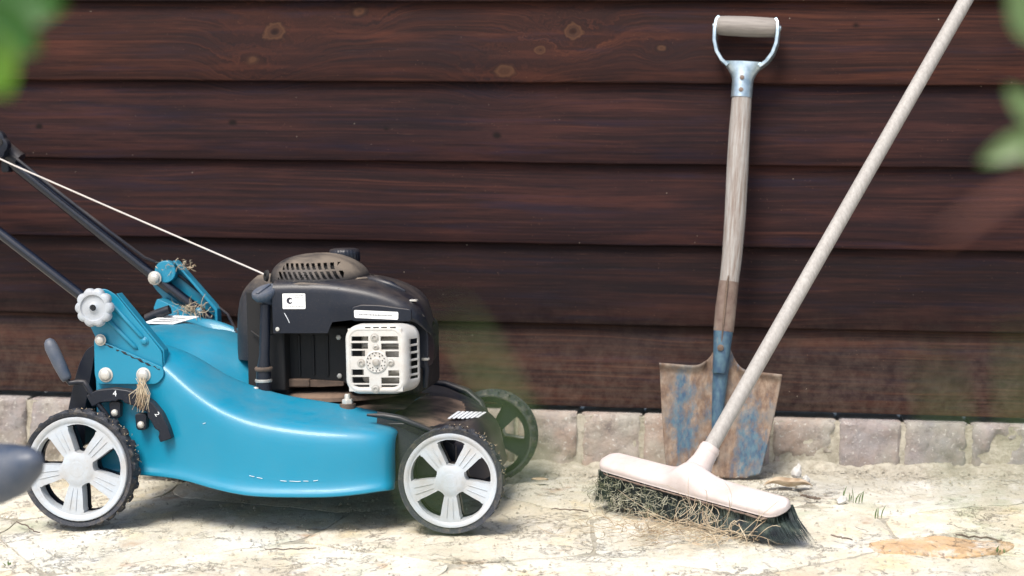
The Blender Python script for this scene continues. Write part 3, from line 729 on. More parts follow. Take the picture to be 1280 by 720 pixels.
# rear flap, height lever, quadrant
MB().plate(rounded([(.012, .288), (-.002, .280), (-.015, .258), (-.026, .225), (-.038, .178), (-.034, .12), (-.010, .12), (-.008, .181), (.001, .223), (.008, .255), (.014, .280)], .01), .062, .43).build("rear_flap", 'slate', mow, bevel=.003)
gr = MB().tube([(-.0515, .026, .300), (-.0495, .026, .296), (-.046, .026, .287), (-.034, .027, .260), (-.0245, .028, .239), (-.022, .028, .234)], [.004, .0085, .0108, .0105, .009, .0075], 18).build("height_lever", 'grip', mow, smooth=True, angle=80)
MB().tube([(-.023, .028, .236), (-.018, .028, .229), (-.004, .028, .231), (.006, .028, .231), (.012, .028, .222), (.024, .030, .200), (.040, .034, .176), (.05, .038, .15)], .0042, 10).build("lever_rod", 'slate', gr, smooth=True, angle=80)
arc = [(.014, .200), (.030, .208), (.054, .2105), (.075, .208), (.094, .202), (.112, .190), (.125, .174), (.134, .156), (.140, .138)]
def arc_pt(t):
    q = t * (len(arc) - 1); i = min(int(q), len(arc) - 2); f = q - i
    return Vector((arc[i][0] * (1 - f) + arc[i + 1][0] * f, arc[i][1] * (1 - f) + arc[i + 1][1] * f))
poly_o, poly_i = [], []
for k in range(33):
    t = k / 32; p = arc_pt(t); d = (arc_pt(min(t + .04, 1)) - arc_pt(max(t - .04, 0))).normalized(); nrm = Vector((-d.y, d.x))
    notch = -.004 if k in (10, 11, 20, 21, 28, 29) else 0
    poly_o.append(tuple(p + nrm * .0105)); poly_i.append(tuple(p - nrm * (.0105 + notch)))
qd = MB().plate(poly_o + poly_i[::-1], .0255, .046).build("height_quadrant", 'slate', mow, bevel=.002)
for (x, z) in ((.054, .181), (.097, .162)):
    MB().plate(rounded([(x - .010, z + .018), (x + .010, z + .018), (x + .008, z - .009), (x - .008, z - .009)], .006), .032, .046).build("quadrant_tab", 'slate', qd, bevel=.0015)
    MB().rev([(.0058, 0), (.0056, -.002), (.004, -.0042), (.001, -.005)], (x, .032, z), (0, 1, 0), 20).build("screw", 'zinc', qd, smooth=True)
RX = Matrix.Rotation(pi / 2, 4, 'X')
text_mesh("4", .0135, "number_mark", 'whiteprint', qd, Matrix.Translation((.058, .0248, .2125)) @ RX)
text_mesh("2", .0115, "number_mark", 'whiteprint', qd, Matrix.Translation((.127, .0248, .180)) @ Matrix.Rotation(radians(55), 4, 'Y') @ RX)

# handle brackets
def bolt(x, z, y, r=.0085, h=.006, mat='zinc', par=None):
    return MB().rev([(r * 1.25, 0), (r * 1.25, -.0012), (r, -.0018), (r * .98, -h * .6), (r * .75, -h), (r * .2, -h * 1.1)], (x, y, z), (0, 1, 0), 24).build("bolt", mat, par or mow, smooth=True, angle=50)
side_pl = MB().plate(rounded([(.020, .300), (.134, .252), (.1345, .238), (.122, .226), (.024, .226), (.019, .240)], .006), .0405, .0445)
sp = side_pl.build("side_bracket", 'blue', mow, bevel=.0008)
# dark strand where the two plates meet: dirt and painted shadow line in one
dr = random.Random(9); pts = []
for k in range(26):
    t = k / 25; pts.append((.026 + .102 * t, .0415 + dr.uniform(-.001, .001), .2955 - .046 * t + dr.uniform(-.0012, .0012)))
MB().tube(pts, [dr.uniform(.0006, .0024) for _ in pts], 7).build("seam_dirt_shade", 'dark', sp, smooth=True)
br = MB().plate(rounded([(.001, .356), (.020, .378), (.040, .378), (.057, .368), (.130, .277), (.131, .246), (.119, .2475), (.022, .2955), (.006, .330)], .006), .047, .051).build("handle_bracket", 'blue', mow, bevel=.0012)
MB().plate([(.055, .3700), (.0575, .3705), (.1325, .279), (.1325, .249), (.1295, .249), (.1295, .277)], .051, .072).build("bracket_flange", 'blue', br, bevel=.001)
for a, b in (((.046, .358), (.102, .297)), ((.041, .330), (.090, .281))):
    MB().tube([(a[0], .0475, a[1]), ((a[0] * .9 + b[0] * .1), .0455, (a[1] * .9 + b[1] * .1)), ((a[0] * .1 + b[0] * .9), .0455, (a[1] * .1 + b[1] * .9)), (b[0], .0475, b[1])], [.0015, .0036, .0036, .0015], 10).build("pressed_rib", 'blue', br, smooth=True, angle=80)
for (x, z, r) in ((.031, .297, .0075), (.038, .241, .0095), (.101, .241, .0095)): bolt(x, z, .0405, r, .007)
bolt(.102, .294, .047, .0055, .004, 'blue')
# grey ten-lobed clamping knob
kn = MB().rev([(.030, .012), (.0305, .006), (.029, .001), (.025, -.001), (.021, -.001), (.0195, .002), (.010, .003), (.0065, .000), (.0055, -.001), (.0045, .003), (.0015, .003)], (.029, .018, .350), (0, 1, 0), 120,
         fn=lambda a, j: 1 + (.13 * abs(cos(5 * a)) ** .8 - .085 if j < 4 else 0)).build("clamp_knob", 'knob', mow, smooth=True, angle=55)
MB().rev([(.0042, 0), (.0042, -.0035)], (.029, .021, .350), (0, 1, 0), 8).build("knob_bolt", 'dark', kn)
MB().rev([(.010, 0), (.010, .022)], (.029, .03, .350), (0, 1, 0), 20).build("knob_stem", 'dark', kn)
# far bracket: sloping plate, its top flange, tube clip
fb = MB().plate(rounded([(-.036, .372), (-.022, .371), (.002, .402), (.024, .399), (.098, .315), (.099, .262), (.050, .278), (-.008, .306), (-.018, .322), (-.008, .335), (-.022, .350)], .005), .444, .449).build("handle_bracket", 'blue', mow, bevel=.001)
MB().plate([(.020, .404), (.026, .402), (.101, .316), (.101, .268), (.097, .268), (.096, .313)], .420, .444).build("bracket_flange", 'blue', fb, bevel=.001)
MB().rev([(.020, 0), (.020, .018)], (.006, .418, .384), (0, 1, 0), 28).build("tube_boss", 'blue', fb, bevel=.002)
MB().plate(rounded([(-.012, .318), (-.004, .337), (.075, .301), (.095, .268), (.06, .270)], .004), .400, .446).build("bracket_foot", 'blue', fb, bevel=.002)
bolt(-.012, .373, .414, .010, .007); bolt(.069, .312, .414, .006, .004, 'blue')

# handle tubes: down tubes both sides, joined by the cross bar behind the frame's left edge
def hpath(y0, pts): return [(x, y0, z) for x, z in pts]
nh = MB().tube(hpath(.062, [(.045, .326), (.011, .352), (-.14, .4675), (-.50, .743), (-.60, .82)]), .0086, 20).build("lower_handle", 'tube', mow, smooth=True, angle=80)
fh = MB().tube(hpath(.428, [(.087, .294), (.05, .323), (-.016, .3735), (-.30, .599), (-.56, .805)]), .0100, 20).build("lower_handle", 'tube', mow, smooth=True, angle=80)
uh = MB().tube([(-.31, .442, .6225), (-.42, .445, .709), (-.80, .44, 1.005), (-.86, .40, 1.045), (-.875, .35, 1.055), (-.875, .15, 1.055), (-.86, .10, 1.045), (-.80, .048, 1.005), (-.50, .045, .76)], .0095, 18).build("upper_handle", 'tube', mow, smooth=True, angle=80)
MB().tube([(-.302, .428, .616), (-.282, .428, .600), (-.268, .428, .589)], .0155, 16).build("handle_clamp", 'slate', fh, smooth=True, angle=60)
MB().box(-.300, -.285, .418, .440, .568, .590, Matrix.Translation((0, 0, 0))).build("cable_clip", 'slate', fh, bevel=.003)
kb = MB().rev([(.027, .008), (.028, .0), (.026, -.006), (.018, -.008), (.008, -.008)], (-.302, .400, .617), (0, 1, 0), 90, fn=lambda a, j: 1 + .13 * abs(cos(3 * a)) - .08).build("clamp_knob", 'slate', mow, smooth=True, angle=50)
for k in range(3):
    a = k * 2 * pi / 3 + .4; MB().rev([(.0065, 0), (.006, -.002)], (-.302 + .0145 * cos(a), .3925, .617 + .0145 * sin(a)), (0, 1, 0), 14).build("knob_hollow", 'black', kb)
# control cable clipped along the far tube
MB().tube([(-.30, .416, .618), (-.2, .412, .540), (-.1, .412, .463), (-.03, .414, .410), (-.008, .43, .398), (.03, .44, .372), (.114, .44, .304), (.16, .36, .27), (.19, .3, .25)], .0028, 8).build("control_cable", 'slate', mow, smooth=True)
MB().tube([(.012, .30, .309), (.030, .30, .317), (.055, .30, .325)], .008, 12).build("flap_hinge_rod", 'slate', mow, smooth=True)
# white warning label on the hump
lb = MB().add([(.018, .262, .3045), (.074, .262, .3025), (.104, .312, .3110), (.042, .312, .3140)], [(0, 1, 2, 3)]).build("warning_label", 'label', mow, smooth=False, solid=.0008)
for k in range(3):
    lz = lambda x, y: .3045 - .036 * (x - .018) + .19 * (y - .262) + .0006
    MB().add([(x, y, lz(x, y)) for x, y in ((.032 + .006 * k, .270 + .012 * k), (.068 + .007 * k, .270 + .012 * k), (.072 + .007 * k, .276 + .012 * k), (.036 + .006 * k, .276 + .012 * k))], [(0, 1, 2, 3)]).build("print_line", 'greyink', lb, smooth=False, solid=.0008)

# ---- engine
MB().box(.262, .40, .190, .36, .208, .305).build("engine_block", 'dark', mow, bevel=.006, bseg=3)
MB().box(.40, .52, .175, .36, .19, .305).build("crankcase", 'dark', mow, bevel=.012, bseg=3)
for k in range(6): MB().box(.405, .515, .168, .20, .205 + .015 * k, .209 + .015 * k).build("cooling_fin", 'dark', mow, bevel=.0008)
MB().box(.232, .300, .185, .33, .17, .262).build("sump", 'dark', mow, bevel=.01, bseg=3)
MB().plate(rounded([(.285, .213), (.34, .216), (.392, .213), (.392, .206), (.35, .204), (.285, .205)], .002), .182, .192).build("block_flange", 'grease', mow, bevel=.001)
# main cover: flat side panel, crowned top, sloping nose
def cover_pt(u, v):
    # u along x, v from the near lower edge up and over the top to the far lower edge
    x = .292 + (.550 - .292) * u
    zt = lerp_table([(.292, .384), (.33, .3845), (.38, .383), (.42, .378), (.455, .371), (.49, .360), (.52, .345), (.537, .330), (.550, .300)], x)[0]
    zl = .299 if x < .384 else lerp_table([(.384, .299), (.390, .3165), (.52, .3165), (.55, .29)], x)[0]
    rr = min(.020, (zt - zl) * .6)
    e = max(0., (u - .80) / .20); yn = .1225 + .055 * e ** 2.4; yf = .375 - .06 * e ** 2.4
    crown = .006
    if v < .36:
        t = v / .36; return (x, yn - .0015 * sin(pi * t), zl + (zt - rr - zl) * t)
    if v < .5:
        t = (v - .36) / .14 * pi / 2; return (x, yn + rr * (1 - cos(t)), zt - rr + rr * sin(t))
    if v < .8:
        t = (v - .5) / .3; return (x, yn + rr + (yf - yn - 2 * rr) * t, zt + crown * sin(pi * t))
    t = (v - .8) / .2; return (x, yf - rr * (1 - t) ** 2, zt - (zt - zl) * t)
def cover_p(u, v):
    x, y, z = cover_pt(u, v); return (x - .16 * max(0., y - .125) * u ** 3, y, z)
cv = MB().grid(cover_p, 60, 50); cv.add([cover_p(0, v / 50) for v in range(51)], [tuple(range(51))])
cover = cv.build("engine_cover", 'slate', mow, smooth=True, angle=42, weld=True)
# crease lines: dusty upper ledge and the sweeping moulding on the nose
MB().tube([(.292, .132, .375), (.34, .1305, .3765), (.385, .132, .374), (.42, .134, .369), (.45, .136, .362), (.49, .140, .351), (.52, .148, .336), (.535, .155, .322)], [.002, .0045, .0045, .0042, .004, .0035, .0026, .001], 8).build("cover_moulding", 'dustyslate', cover, smooth=True, angle=80)
MB().plate(rounded([(.424, .3405), (.440, .345), (.47, .344), (.522, .337), (.522, .3175), (.424, .3185)], .005), .117, .124).build("label_pad", 'slate', cover, bevel=.002, bseg=3)
MB().plate(rounded([(.495, .34), (.522, .325), (.538, .300), (.539, .262), (.536, .238), (.524, .236), (.512, .262), (.505, .30)], .01), .165, .215).build("intake_housing", 'slate', mow, bevel=.008, bseg=4)
MB().plate(rounded([(.528, .292), (.537, .284), (.537, .248), (.528, .238), (.510, .25), (.510, .29)], .008), .20, .25).build("air_filter_cap", 'dark', mow, bevel=.008, bseg=4)
MB().tube([(.528, .17, .268), (.533, .17, .235), (.531, .17, .205)], [.005, .006, .004], 12).build("breather_hose", 'slate', mow, smooth=True)
MB().rev([(.007, 0), (.0075, .002), (.007, .004)], (.532, .170, .250), (0, 0, 1), 18).build("hose_clip", 'zinc', mow)
rq = random.Random(77); pts = []
for k in range(40):
    t = k / 39; x = .294 + .20 * t; zt = lerp_table([(.292, .372), (.38, .371), (.42, .367), (.455, .360), (.50, .346)], x)[0]
    pts.append((x, .1262 + .0012 * rq.random(), zt + rq.uniform(-.0012, .0012)))
MB().tube(pts, [rq.uniform(.0003, .0022) for _ in pts], 6).build("dust_line", 'dustyslate', cover, smooth=True)
# badge on the nose
MB().box(.512, .524, .150, .164, .3465, .350).build("nose_badge", 'alu', cover, bevel=.001)
# left housing column (dusty), then the oil filler in front of it
def col_pt(u, v):
    # plan outline angle u, height v
    a = pi * (.0 + 1.0 * u) ; zt = .2475
    k = lerp_table([(0, 1.0), (.35, .985), (.6, .93), (.78, .80), (.9, .58), (1., .30)], v)[0]
    z = .250 + .136 * (v if v < .6 else v)
    cx_, cy_ = .254, .265; rx, ry = .055, .10
    ca, sa = cos(2 * a), sin(2 * a); n_ = 2.6
    return (cx_ + rx * k ** .7 * math.copysign(abs(ca) ** (2 / n_), ca), cy_ + ry * k ** .7 * math.copysign(abs(sa) ** (2 / n_), sa), z)
lc = MB().grid(col_pt, 60, 26); lc.add([col_pt(i / 60, 1) for i in range(60)], [tuple(range(60))])
lc.build("blower_housing", 'dustyslate', mow, smooth=True, weld=True, angle=60)
MB().box(.236, .300, .158, .22, .20, .366).build("recess_shade_box", 'black', mow, bevel=.004)  # solid black box painted in for the shade of the cavity behind the filler
MB().tube([(.2715, .128, .185), (.2720, .128, .213), (.2725, .128, .235), (.2745, .128, .262), (.276, .130, .30), (.2775, .132, .345)], [.013, .0125, .012, .0085, .0085, .0085], 20).build("filler_tube", 'slate', mow, smooth=True, angle=40)
MB().rev([(.0135, -.003), (.0150, -.001), (.0150, .002), (.0135, .004)], (.2728, .128, .240), (0, 0, 1), 24).build("tube_collar", 'grease', mow)
MB().rev([(.0135, 0), (.0142, .002), (.0135, .005)], (.272, .128, .219), (0, 0, 1), 24).build("tube_collar", 'alu', mow)
MB().rev([(.0095, -.020), (.0110, -.012), (.0185, -.007), (.0215, .0), (.0215, .004), (.0200, .0065), (.0185, .0060), (.003, .0062)], (.277, .132, .364), (-.22, -.36, .90), 36, fn=lambda a, j: 1 + (.025 * cos(18 * a) if 1 <= j <= 3 else 0)).build("oil_filler_cap", 'grip', mow, smooth=True, angle=60)
MB().box(-.016, .016, -.0035, .0035, .005, .0095, Matrix.Translation((.277, .132, .364)) @ Vector((-.22, -.36, .90)).to_track_quat('Z', 'X').to_matrix().to_4x4()).build("cap_bar", 'grip', mow, bevel=.0015)
# starter dome with real cooling slots
def dome_pt(u, v, k=1.0):
    a = 2 * pi * u; b = v * pi / 2; n_ = 2.5
    sx = lambda c, e: math.copysign(abs(c) ** e, c)
    cb = cos(b) ** .72
    x = .343 + .0775 * k * sx(cos(a), 2 / n_) * cb; y = .235 + .105 * k * sx(sin(a), 2 / n_) * cb
    z = .379 + .041 * k * sin(b) ** .85 + (.003 - .9 * max(0, (x - .345)) ** 1.6) * sin(b)
    return (x, y, z)
def slot(u, v):
    x, y, z = dome_pt(u, v)
    if y > .235: return False
    for (z0, z1, xa, xb) in ((.3850, .3975, .296, .402), (.4005, .4105, .303, .390)):
        if z0 < z < z1 and xa < x < xb:
            return ((x + (z - .38) * .6) * 1000 / 9.0) % 1 < .55
    return False
MB().grid(dome_pt, 420, 84, skip=slot).build("starter_grille", 'dustyslate', mow, smooth=True, weld=True, angle=60)
MB().grid(lambda u, v: dome_pt(u, v, .90), 40, 12).build("dome_dark_liner", 'black', mow)  # black inner dome, added so the slots show dark
MB().rev([(.010, 0), (.0085, -.004), (.004, -.004), (.0035, .002)], (.272, .165, .390), (.8, .55, -.1), 20).build("cord_eyelet", 'black', mow)
MB().rev([(.068, 0), (.078, .002), (.081, .005), (.076, .007)], (.348, .238, .377), (0, 0, 1), 60, fn=lambda a, j: 1 + .12 * sin(a) ** 2, cap=False).build("grille_collar", 'dustyslate', mow, smooth=True)
MB().tube([(.400, .225, .3800), (.44, .21, .3775), (.47, .20, .370), (.495, .20, .360)], [.003, .009, .008, .003], 10, flat=1.0).build("cover_ridge", 'slate', cover, smooth=True)
for k in range(4): MB().box(.290 + .024 * k, .294 + .024 * k, .1865, .192, .222, .290).build("block_rib", 'dark', mow, bevel=.001)
for (x, z) in ((.272, .222), (.384, .222), (.384, .286)): MB().rev([(.0045, 0), (.0045, -.003), (.003, -.004)], (x, .189, z), (0, 1, 0), 6).build("block_bolt", 'zinc', mow)
MB().tube([(.398, .17, .290), (.408, .155, .270), (.410, .150, .240), (.402, .160, .215)], .0032, 8).build("ignition_lead", 'black', mow, smooth=True)
MB().tube([(.300, .150, .318), (.285, .145, .296), (.262, .148, .290), (.246, .152, .300)], .0014, 6).build("throttle_rod", 'dark', mow, smooth=True)
MB().rev([(.0035, 0), (.0033, -.0015), (.001, -.002)], (.300, .1205, .306), (0, 1, 0), 12).build("cover_screw", 'zinc', cover, smooth=True)
# fuel cap
MB().rev([(.013, 0), (.013, .02)], (.368, .33, .382), (0, 0, 1), 20).build("fuel_neck", 'dark', mow)
MB().rev([(.019, .014), (.0245, .016), (.0262, .020), (.0262, .033), (.0245, .0385), (.019, .0405), (.006, .041)], (.361, .33, .386), (0, 0, 1), 72, fn=lambda a, j: 1 + (.03 * cos(24 * a) if 1 <= j <= 4 else 0)).build("fuel_cap", 'slate', mow, smooth=True, angle=60)
# labels
def flat_label(x0, x1, z0, z1, y, tilt=0.):
    return MB().plate(rounded([(x0, z1), (x1, z1 + tilt), (x1, z0 + tilt), (x0, z0)], .002), y - .0008, y).build("sticker", 'label', cover, smooth=False)
l1 = flat_label(.3095, .3475, .3385, .3635, .1209)
# round crescent emblem and illegible grey print
cr = []
for k in range(25):
    a = radians(35 + 290 * k / 24); cr.append((.3215 + .0052 * cos(a), .3520 + .0052 * sin(a)))
for k in range(25):
    a = radians(325 - 290 * k / 24); cr.append((.3230 + .0026 * cos(a), .3518 + .0028 * sin(a)))
MB().plate(cr, .1196, .1202).build("emblem", 'ink', l1, smooth=False)
rr_ = random.Random(4); pm_ = MB()
for row, (xa, xb) in enumerate(((.3300, .3445), (.3300, .3430), (.3310, .3440), (.3310, .3425), (.3125, .3450))):
    z = .3598 - .0036 * row if row < 4 else .3418
    x = xa
    while x < xb: w = rr_.uniform(.0006, .0022); pm_.plate([(x, z), (x + w, z), (x + w, z + .0012), (x, z + .0012)], .1198, .1202); x += w + .0007
pm_.build("print", 'greyink', l1, smooth=False)
l2 = MB().plate(rounded([(.4285, .3365), (.5010, .3330), (.5005, .3205), (.4290, .3240)], .0025), .1160, .1168).build("sticker", 'label', cover, smooth=False)
x = .437; pm_ = MB()
while x < .490:
    w = rr_.uniform(.0008, .003); z = .3300 - (x - .4285) * .048
    pm_.plate([(x, z - .0012), (x + w, z - .0012), (x + w, z + .0012), (x, z + .0012)], .1155, .1160); x += w + .0009
pm_.build("print", 'greyink', l2, smooth=False)
MB().tube([(.312, .1206, .332), (.3175, .1206, .322), (.320, .1206, .316)], .0006, 5).build("scratch", 'whiteprint', cover)
# muffler guard: pressed box with true slots on its face and side
K = .000196
ux = lambda u: .4205 + (u - 55) * .000193
vz = lambda v: .314 - (v - 75) * K
holes = [(110, 245, 168, 197), (355, 492, 168, 197), (105, 240, 222, 262), (360, 498, 226, 268), (105, 215, 284, 322), (395, 498, 290, 330),
         (105, 200, 437, 475), (415, 498, 445, 483), (105, 245, 498, 540), (355, 498, 503, 545), (118, 245, 562, 603), (355, 485, 565, 605)]
holes = [(a - 4, b + 4, c - 5, d + 4) for a, b, c, d in holes]
bxs = sorted(set([ux(h[0]) for h in holes] + [ux(h[1]) for h in holes] + [ux(78), ux(530), ux(300)]))
bzs = sorted(set([vz(h[2]) for h in holes] + [vz(h[3]) for h in holes] + [vz(100), vz(612), vz(370)]))
fm = MB(); cell = {}
for xi, x in enumerate(bxs):
    for zi, z in enumerate(bzs): cell[xi, zi] = len(fm.v); fm.v.append((x, .0885, z))
for xi in range(len(bxs) - 1):
    for zi in range(len(bzs) - 1):
        mx, mz = (bxs[xi] + bxs[xi + 1]) / 2, (bzs[zi] + bzs[zi + 1]) / 2
        if any(ux(h[0]) < mx < ux(h[1]) and vz(h[3]) < mz < vz(h[2]) for h in holes): continue
        fm.f.append((cell[xi, zi], cell[xi + 1, zi], cell[xi + 1, zi + 1], cell[xi, zi + 1]))
gd = fm.build("muffler_guard", 'guard', mow, smooth=False, solid=.003, bevel=.0005)
# rounded skirt around it
zb_ = [(.2235 + .0118 * k, .2235 + .0118 * k + .0082) for k in range(7)]
def rrect(x0, x1, z0, z1, r, extra):
    pts = []
    for (cx_, cz_, a0) in ((x1 - r, z1 - r, 0), (x0 + r, z1 - r, 90), (x0 + r, z0 + r, 180), (x1 - r, z0 + r, 270)):
        for k in range(9): a = radians(a0 + 90 * k / 8); pts.append((cx_ + r * cos(a), cz_ + r * sin(a)))
        if a0 == 270:
            for z in extra: pts.append((x1, min(max(z, z0 + r), z1 - r)))
    return pts
extra = sorted([q for h in zb_ for q in h]); loops = []; XR = .5175
GX = lambda x, y: x + max(0., y - .0885) * .36 * min(1., max(0., (x - .46) / .05))
for (ins, y) in ((.0105, .0893), (.007, .0868), (.0045, .0870), (.002, .0885), (.0005, .091), (0, .095), (0, .100), (0, .122), (0, .128)):
    loops.append([(GX(x, y), y, z) for x, z in rrect(.420 + ins, XR - ins, .205 + ins, .314 - ins, max(.022 - ins, .004), extra)])
n = len(loops[0]); vs = [p for l in loops for p in l]; fs = []
for i in range(len(loops) - 1):
    for k in range(n):
        a, b = loops[7][k], loops[7][(k + 1) % n]; mz = (a[2] + b[2]) / 2
        if i == 6 and abs(a[0] - GX(XR, a[1])) < 1e-4 and abs(b[0] - GX(XR, b[1])) < 1e-4 and any(h[0] < mz < h[1] for h in zb_): continue
        fs.append((i * n + k, i * n + (k + 1) % n, (i + 1) * n + (k + 1) % n, (i + 1) * n + k))
MB().add(vs, fs).build("guard_skirt", 'guard', gd, smooth=True, angle=55, solid=.0012)
for u0 in (222, 292, 360, 433): MB().plate([(ux(u0), vz(86)), (ux(u0 + 48), vz(86)), (ux(u0 + 48), vz(93)), (ux(u0), vz(93))], .0860, .0875).build("top_slot", 'black', gd, smooth=False)
MB().rev([(.0185, 0), (.0185, -.0015), (.016, -.003), (.0155, -.0022), (.0075, -.0022), (.006, -.0045), (.002, -.005)], (ux(313), .0875, vz(370)), (0, 1, 0), 48).build("outlet_disc", 'guard', gd, smooth=True, angle=50)
MB().rev([(.0062, 0), (.0055, -.002), (.002, -.003)], (ux(313), .0835, vz(370)), (0, 1, 0), 20).build("outlet_cap", 'alu', gd, smooth=True)
pf = MB()
for k in range(16):
    for rr2, o_ in ((.0142, 0), (.0105, .5)):
        if rr2 < .012 and k % 2: continue
        a = 2 * pi * (k + o_) / 16; pf.rev([(.00095, 0), (.00095, -.0008)], (ux(313) + rr2 * cos(a), .0852, vz(370) + rr2 * sin(a)), (0, 1, 0), 8)
pf.build("perforation", 'black', gd, smooth=False)
for (u, v, r) in ((302, 174, .0052), (312, 252, .0042), (185, 380, .005), (434, 378, .0046), (302, 592, .0052)):
    MB().rev([(r * 1.35, 0), (r * 1.35, -.0008), (r, -.001), (r, -.002), (r * .6, -.0026), (r * .55, -.0010), (r * .1, -.0010)], (ux(u), .0870, vz(v)), (0, 1, 0), 6 if v == 252 else 24).build("guard_screw", 'alu', gd, smooth=True, angle=40)
MB().plate(rounded([(.440, .302), (.512, .302), (.512, .218), (.440, .218)], .012), .110, .16).build("muffler", 'alu', mow, bevel=.005, bseg=3)
for k in range(3): MB().tube([(.444, .1085, .236 + .022 * k), (.508, .1085, .236 + .022 * k)], .003, 8).build("muffler_rib", 'alu', mow, smooth=True)
MB().rev([(.030, 0), (.030, .03)], (.478, .15, .26), (0, 1, 0), 24).build("muffler_port", 'dark', mow)
for (x, y, z) in ((.262, .118, .196), (.414, .118, .185)):
    nt = MB().rev([(.0095, 0), (.0095, .006), (.0085, .008)], (x, y, z), (0, 0, 1), 6).build("hex_nut", 'zinc', mow, bevel=.0008)
    MB().rev([(.0050, .006), (.0050, .014), (.004, .016)], (x, y, z), (0, 0, 1), 14).build("nut_stud", 'zinc', nt)
    MB().rev([(.013, -.03), (.013, .0)], (x, y, z), (0, 0, 1), 20).build("nut_washer", 'grease', nt)
# starter cord: from the grille up to the guide on the far handle, outside the frame
MB().tube([(.268, .168, .391), (.247, .195, .3955), (-.05, .30, .5045), (-.246, .36, .579), (-.378, .41, .6296)], .0015, 8).build("starter_cord", 'cord', mow, smooth=True)
MB().tube([(-.378, .41, .6296), (-.385, .425, .645), (-.395, .43, .672)], .004, 8).build("cord_guide", 'slate', mow, smooth=True)
# rods seen through the near front wheel
MB().tube([(.586, .07, .115), (.600, .07, .06)], .004, 8).build("wheel_strut", 'zinc', mow)

# ------------------------------------------------------------------ shovel (local: x across the blade, z up the shaft, leaning on the wall)
sh_base = Vector((-.012, 3.205, .030)); sh_top = Vector((.0345, 3.297, .842))
az = (sh_top - sh_base).normalized(); axx = Vector((1, 0, 0)); axx = (axx - az * axx.dot(az)).normalized(); ayy = az.cross(axx)
axx = (axx + ayy * -.10).normalized(); ayy = az.cross(axx)
shovel = thing("shovel", 'old shovel with rusty blue-flecked blade and steel D grip leaning on the board wall', 'shovel')
shovel.matrix_world = Matrix(((axx.x, ayy.x, az.x, sh_base.x), (axx.y, ayy.y, az.y, sh_base.y), (axx.z, ayy.z, az.z, sh_base.z), (0, 0, 0, 1)))
def blade_pt(u, v):
    w = 2 * u - 1; a = abs(w)
    hw = lerp_table([(0, .084), (.15, .089), (.5, .099), (.85, .107), (1, .110)], v)[0]
    top = .196 + .048 * exp(-(w / .20) ** 2 * .9) - .003 * (w > 0) * a
    bot = .014 * a ** 3 + .002 * fbm(w * 4, 1, 1)
    s_ = bot + (top - bot) * v
    if v > .9: pass
    x = w * hw
    y = .014 * (1 - w * w) - .018 * exp(-(w / .11) ** 2) * (.15 + .85 * v) + .010 * exp(-(w / .22) ** 2) * v * 1.0
    y -= .010 * max(0, v - .93) / .07 * (1 if a > .25 else 0)
    return (x, y + .0008 * fbm(w * 5, v * 5, 2), s_)
bl = MB().grid(blade_pt, 80, 50).build("blade", 'blade', shovel, smooth=True, angle=80, solid=.0026)
MB().tube([(0, .006, .03), (0, .006, .12), (0, .004, .20), (0, .004, .235)], [.004, .011, .0145, .0145], 20).build("socket_ridge", 'socket', shovel, smooth=True, angle=60)
MB().tube([(-.0005, -.007, .186), (-.0005, -.0065, .190), (0, -.005, .225), (0, -.002, .268)], [.0115, .0130, .0150, .0178], 24, cap=True).build("socket", 'socket', shovel, smooth=True, angle=60)
MB().tube([(.0003, -.002, .262), (.001, -.001, .305), (.003, 0, .352)], [.0181, .0186, .0176], 24).build("shaft_strap", 'strap', shovel, smooth=True, angle=60)
MB().tube([(.000, -.0185, .236), (.001, -.0205, .28), (.002, -.0200, .345), (.003, -.019, .362)], [.001, .0022, .0022, .001], 8).build("strap_seam", 'grease', shovel, smooth=True)
MB().rev([(.006, 0), (.0055, -.003), (.002, -.0045)], (-.001, -.0195, .232), (0, 1, 0), 14).build("rivet", 'grease', shovel, smooth=True)
pts = [(.003, 0, .345), (.005, 0, .40), (.005, -.001, .47), (.003, -.001, .55), (.001, 0, .62), (.0005, 0, .698)]
MB().tube(pts, [.0170, .0180, .0190, .0195, .0190, .0176], 28).build("shaft", 'shaft', shovel, smooth=True, angle=80)
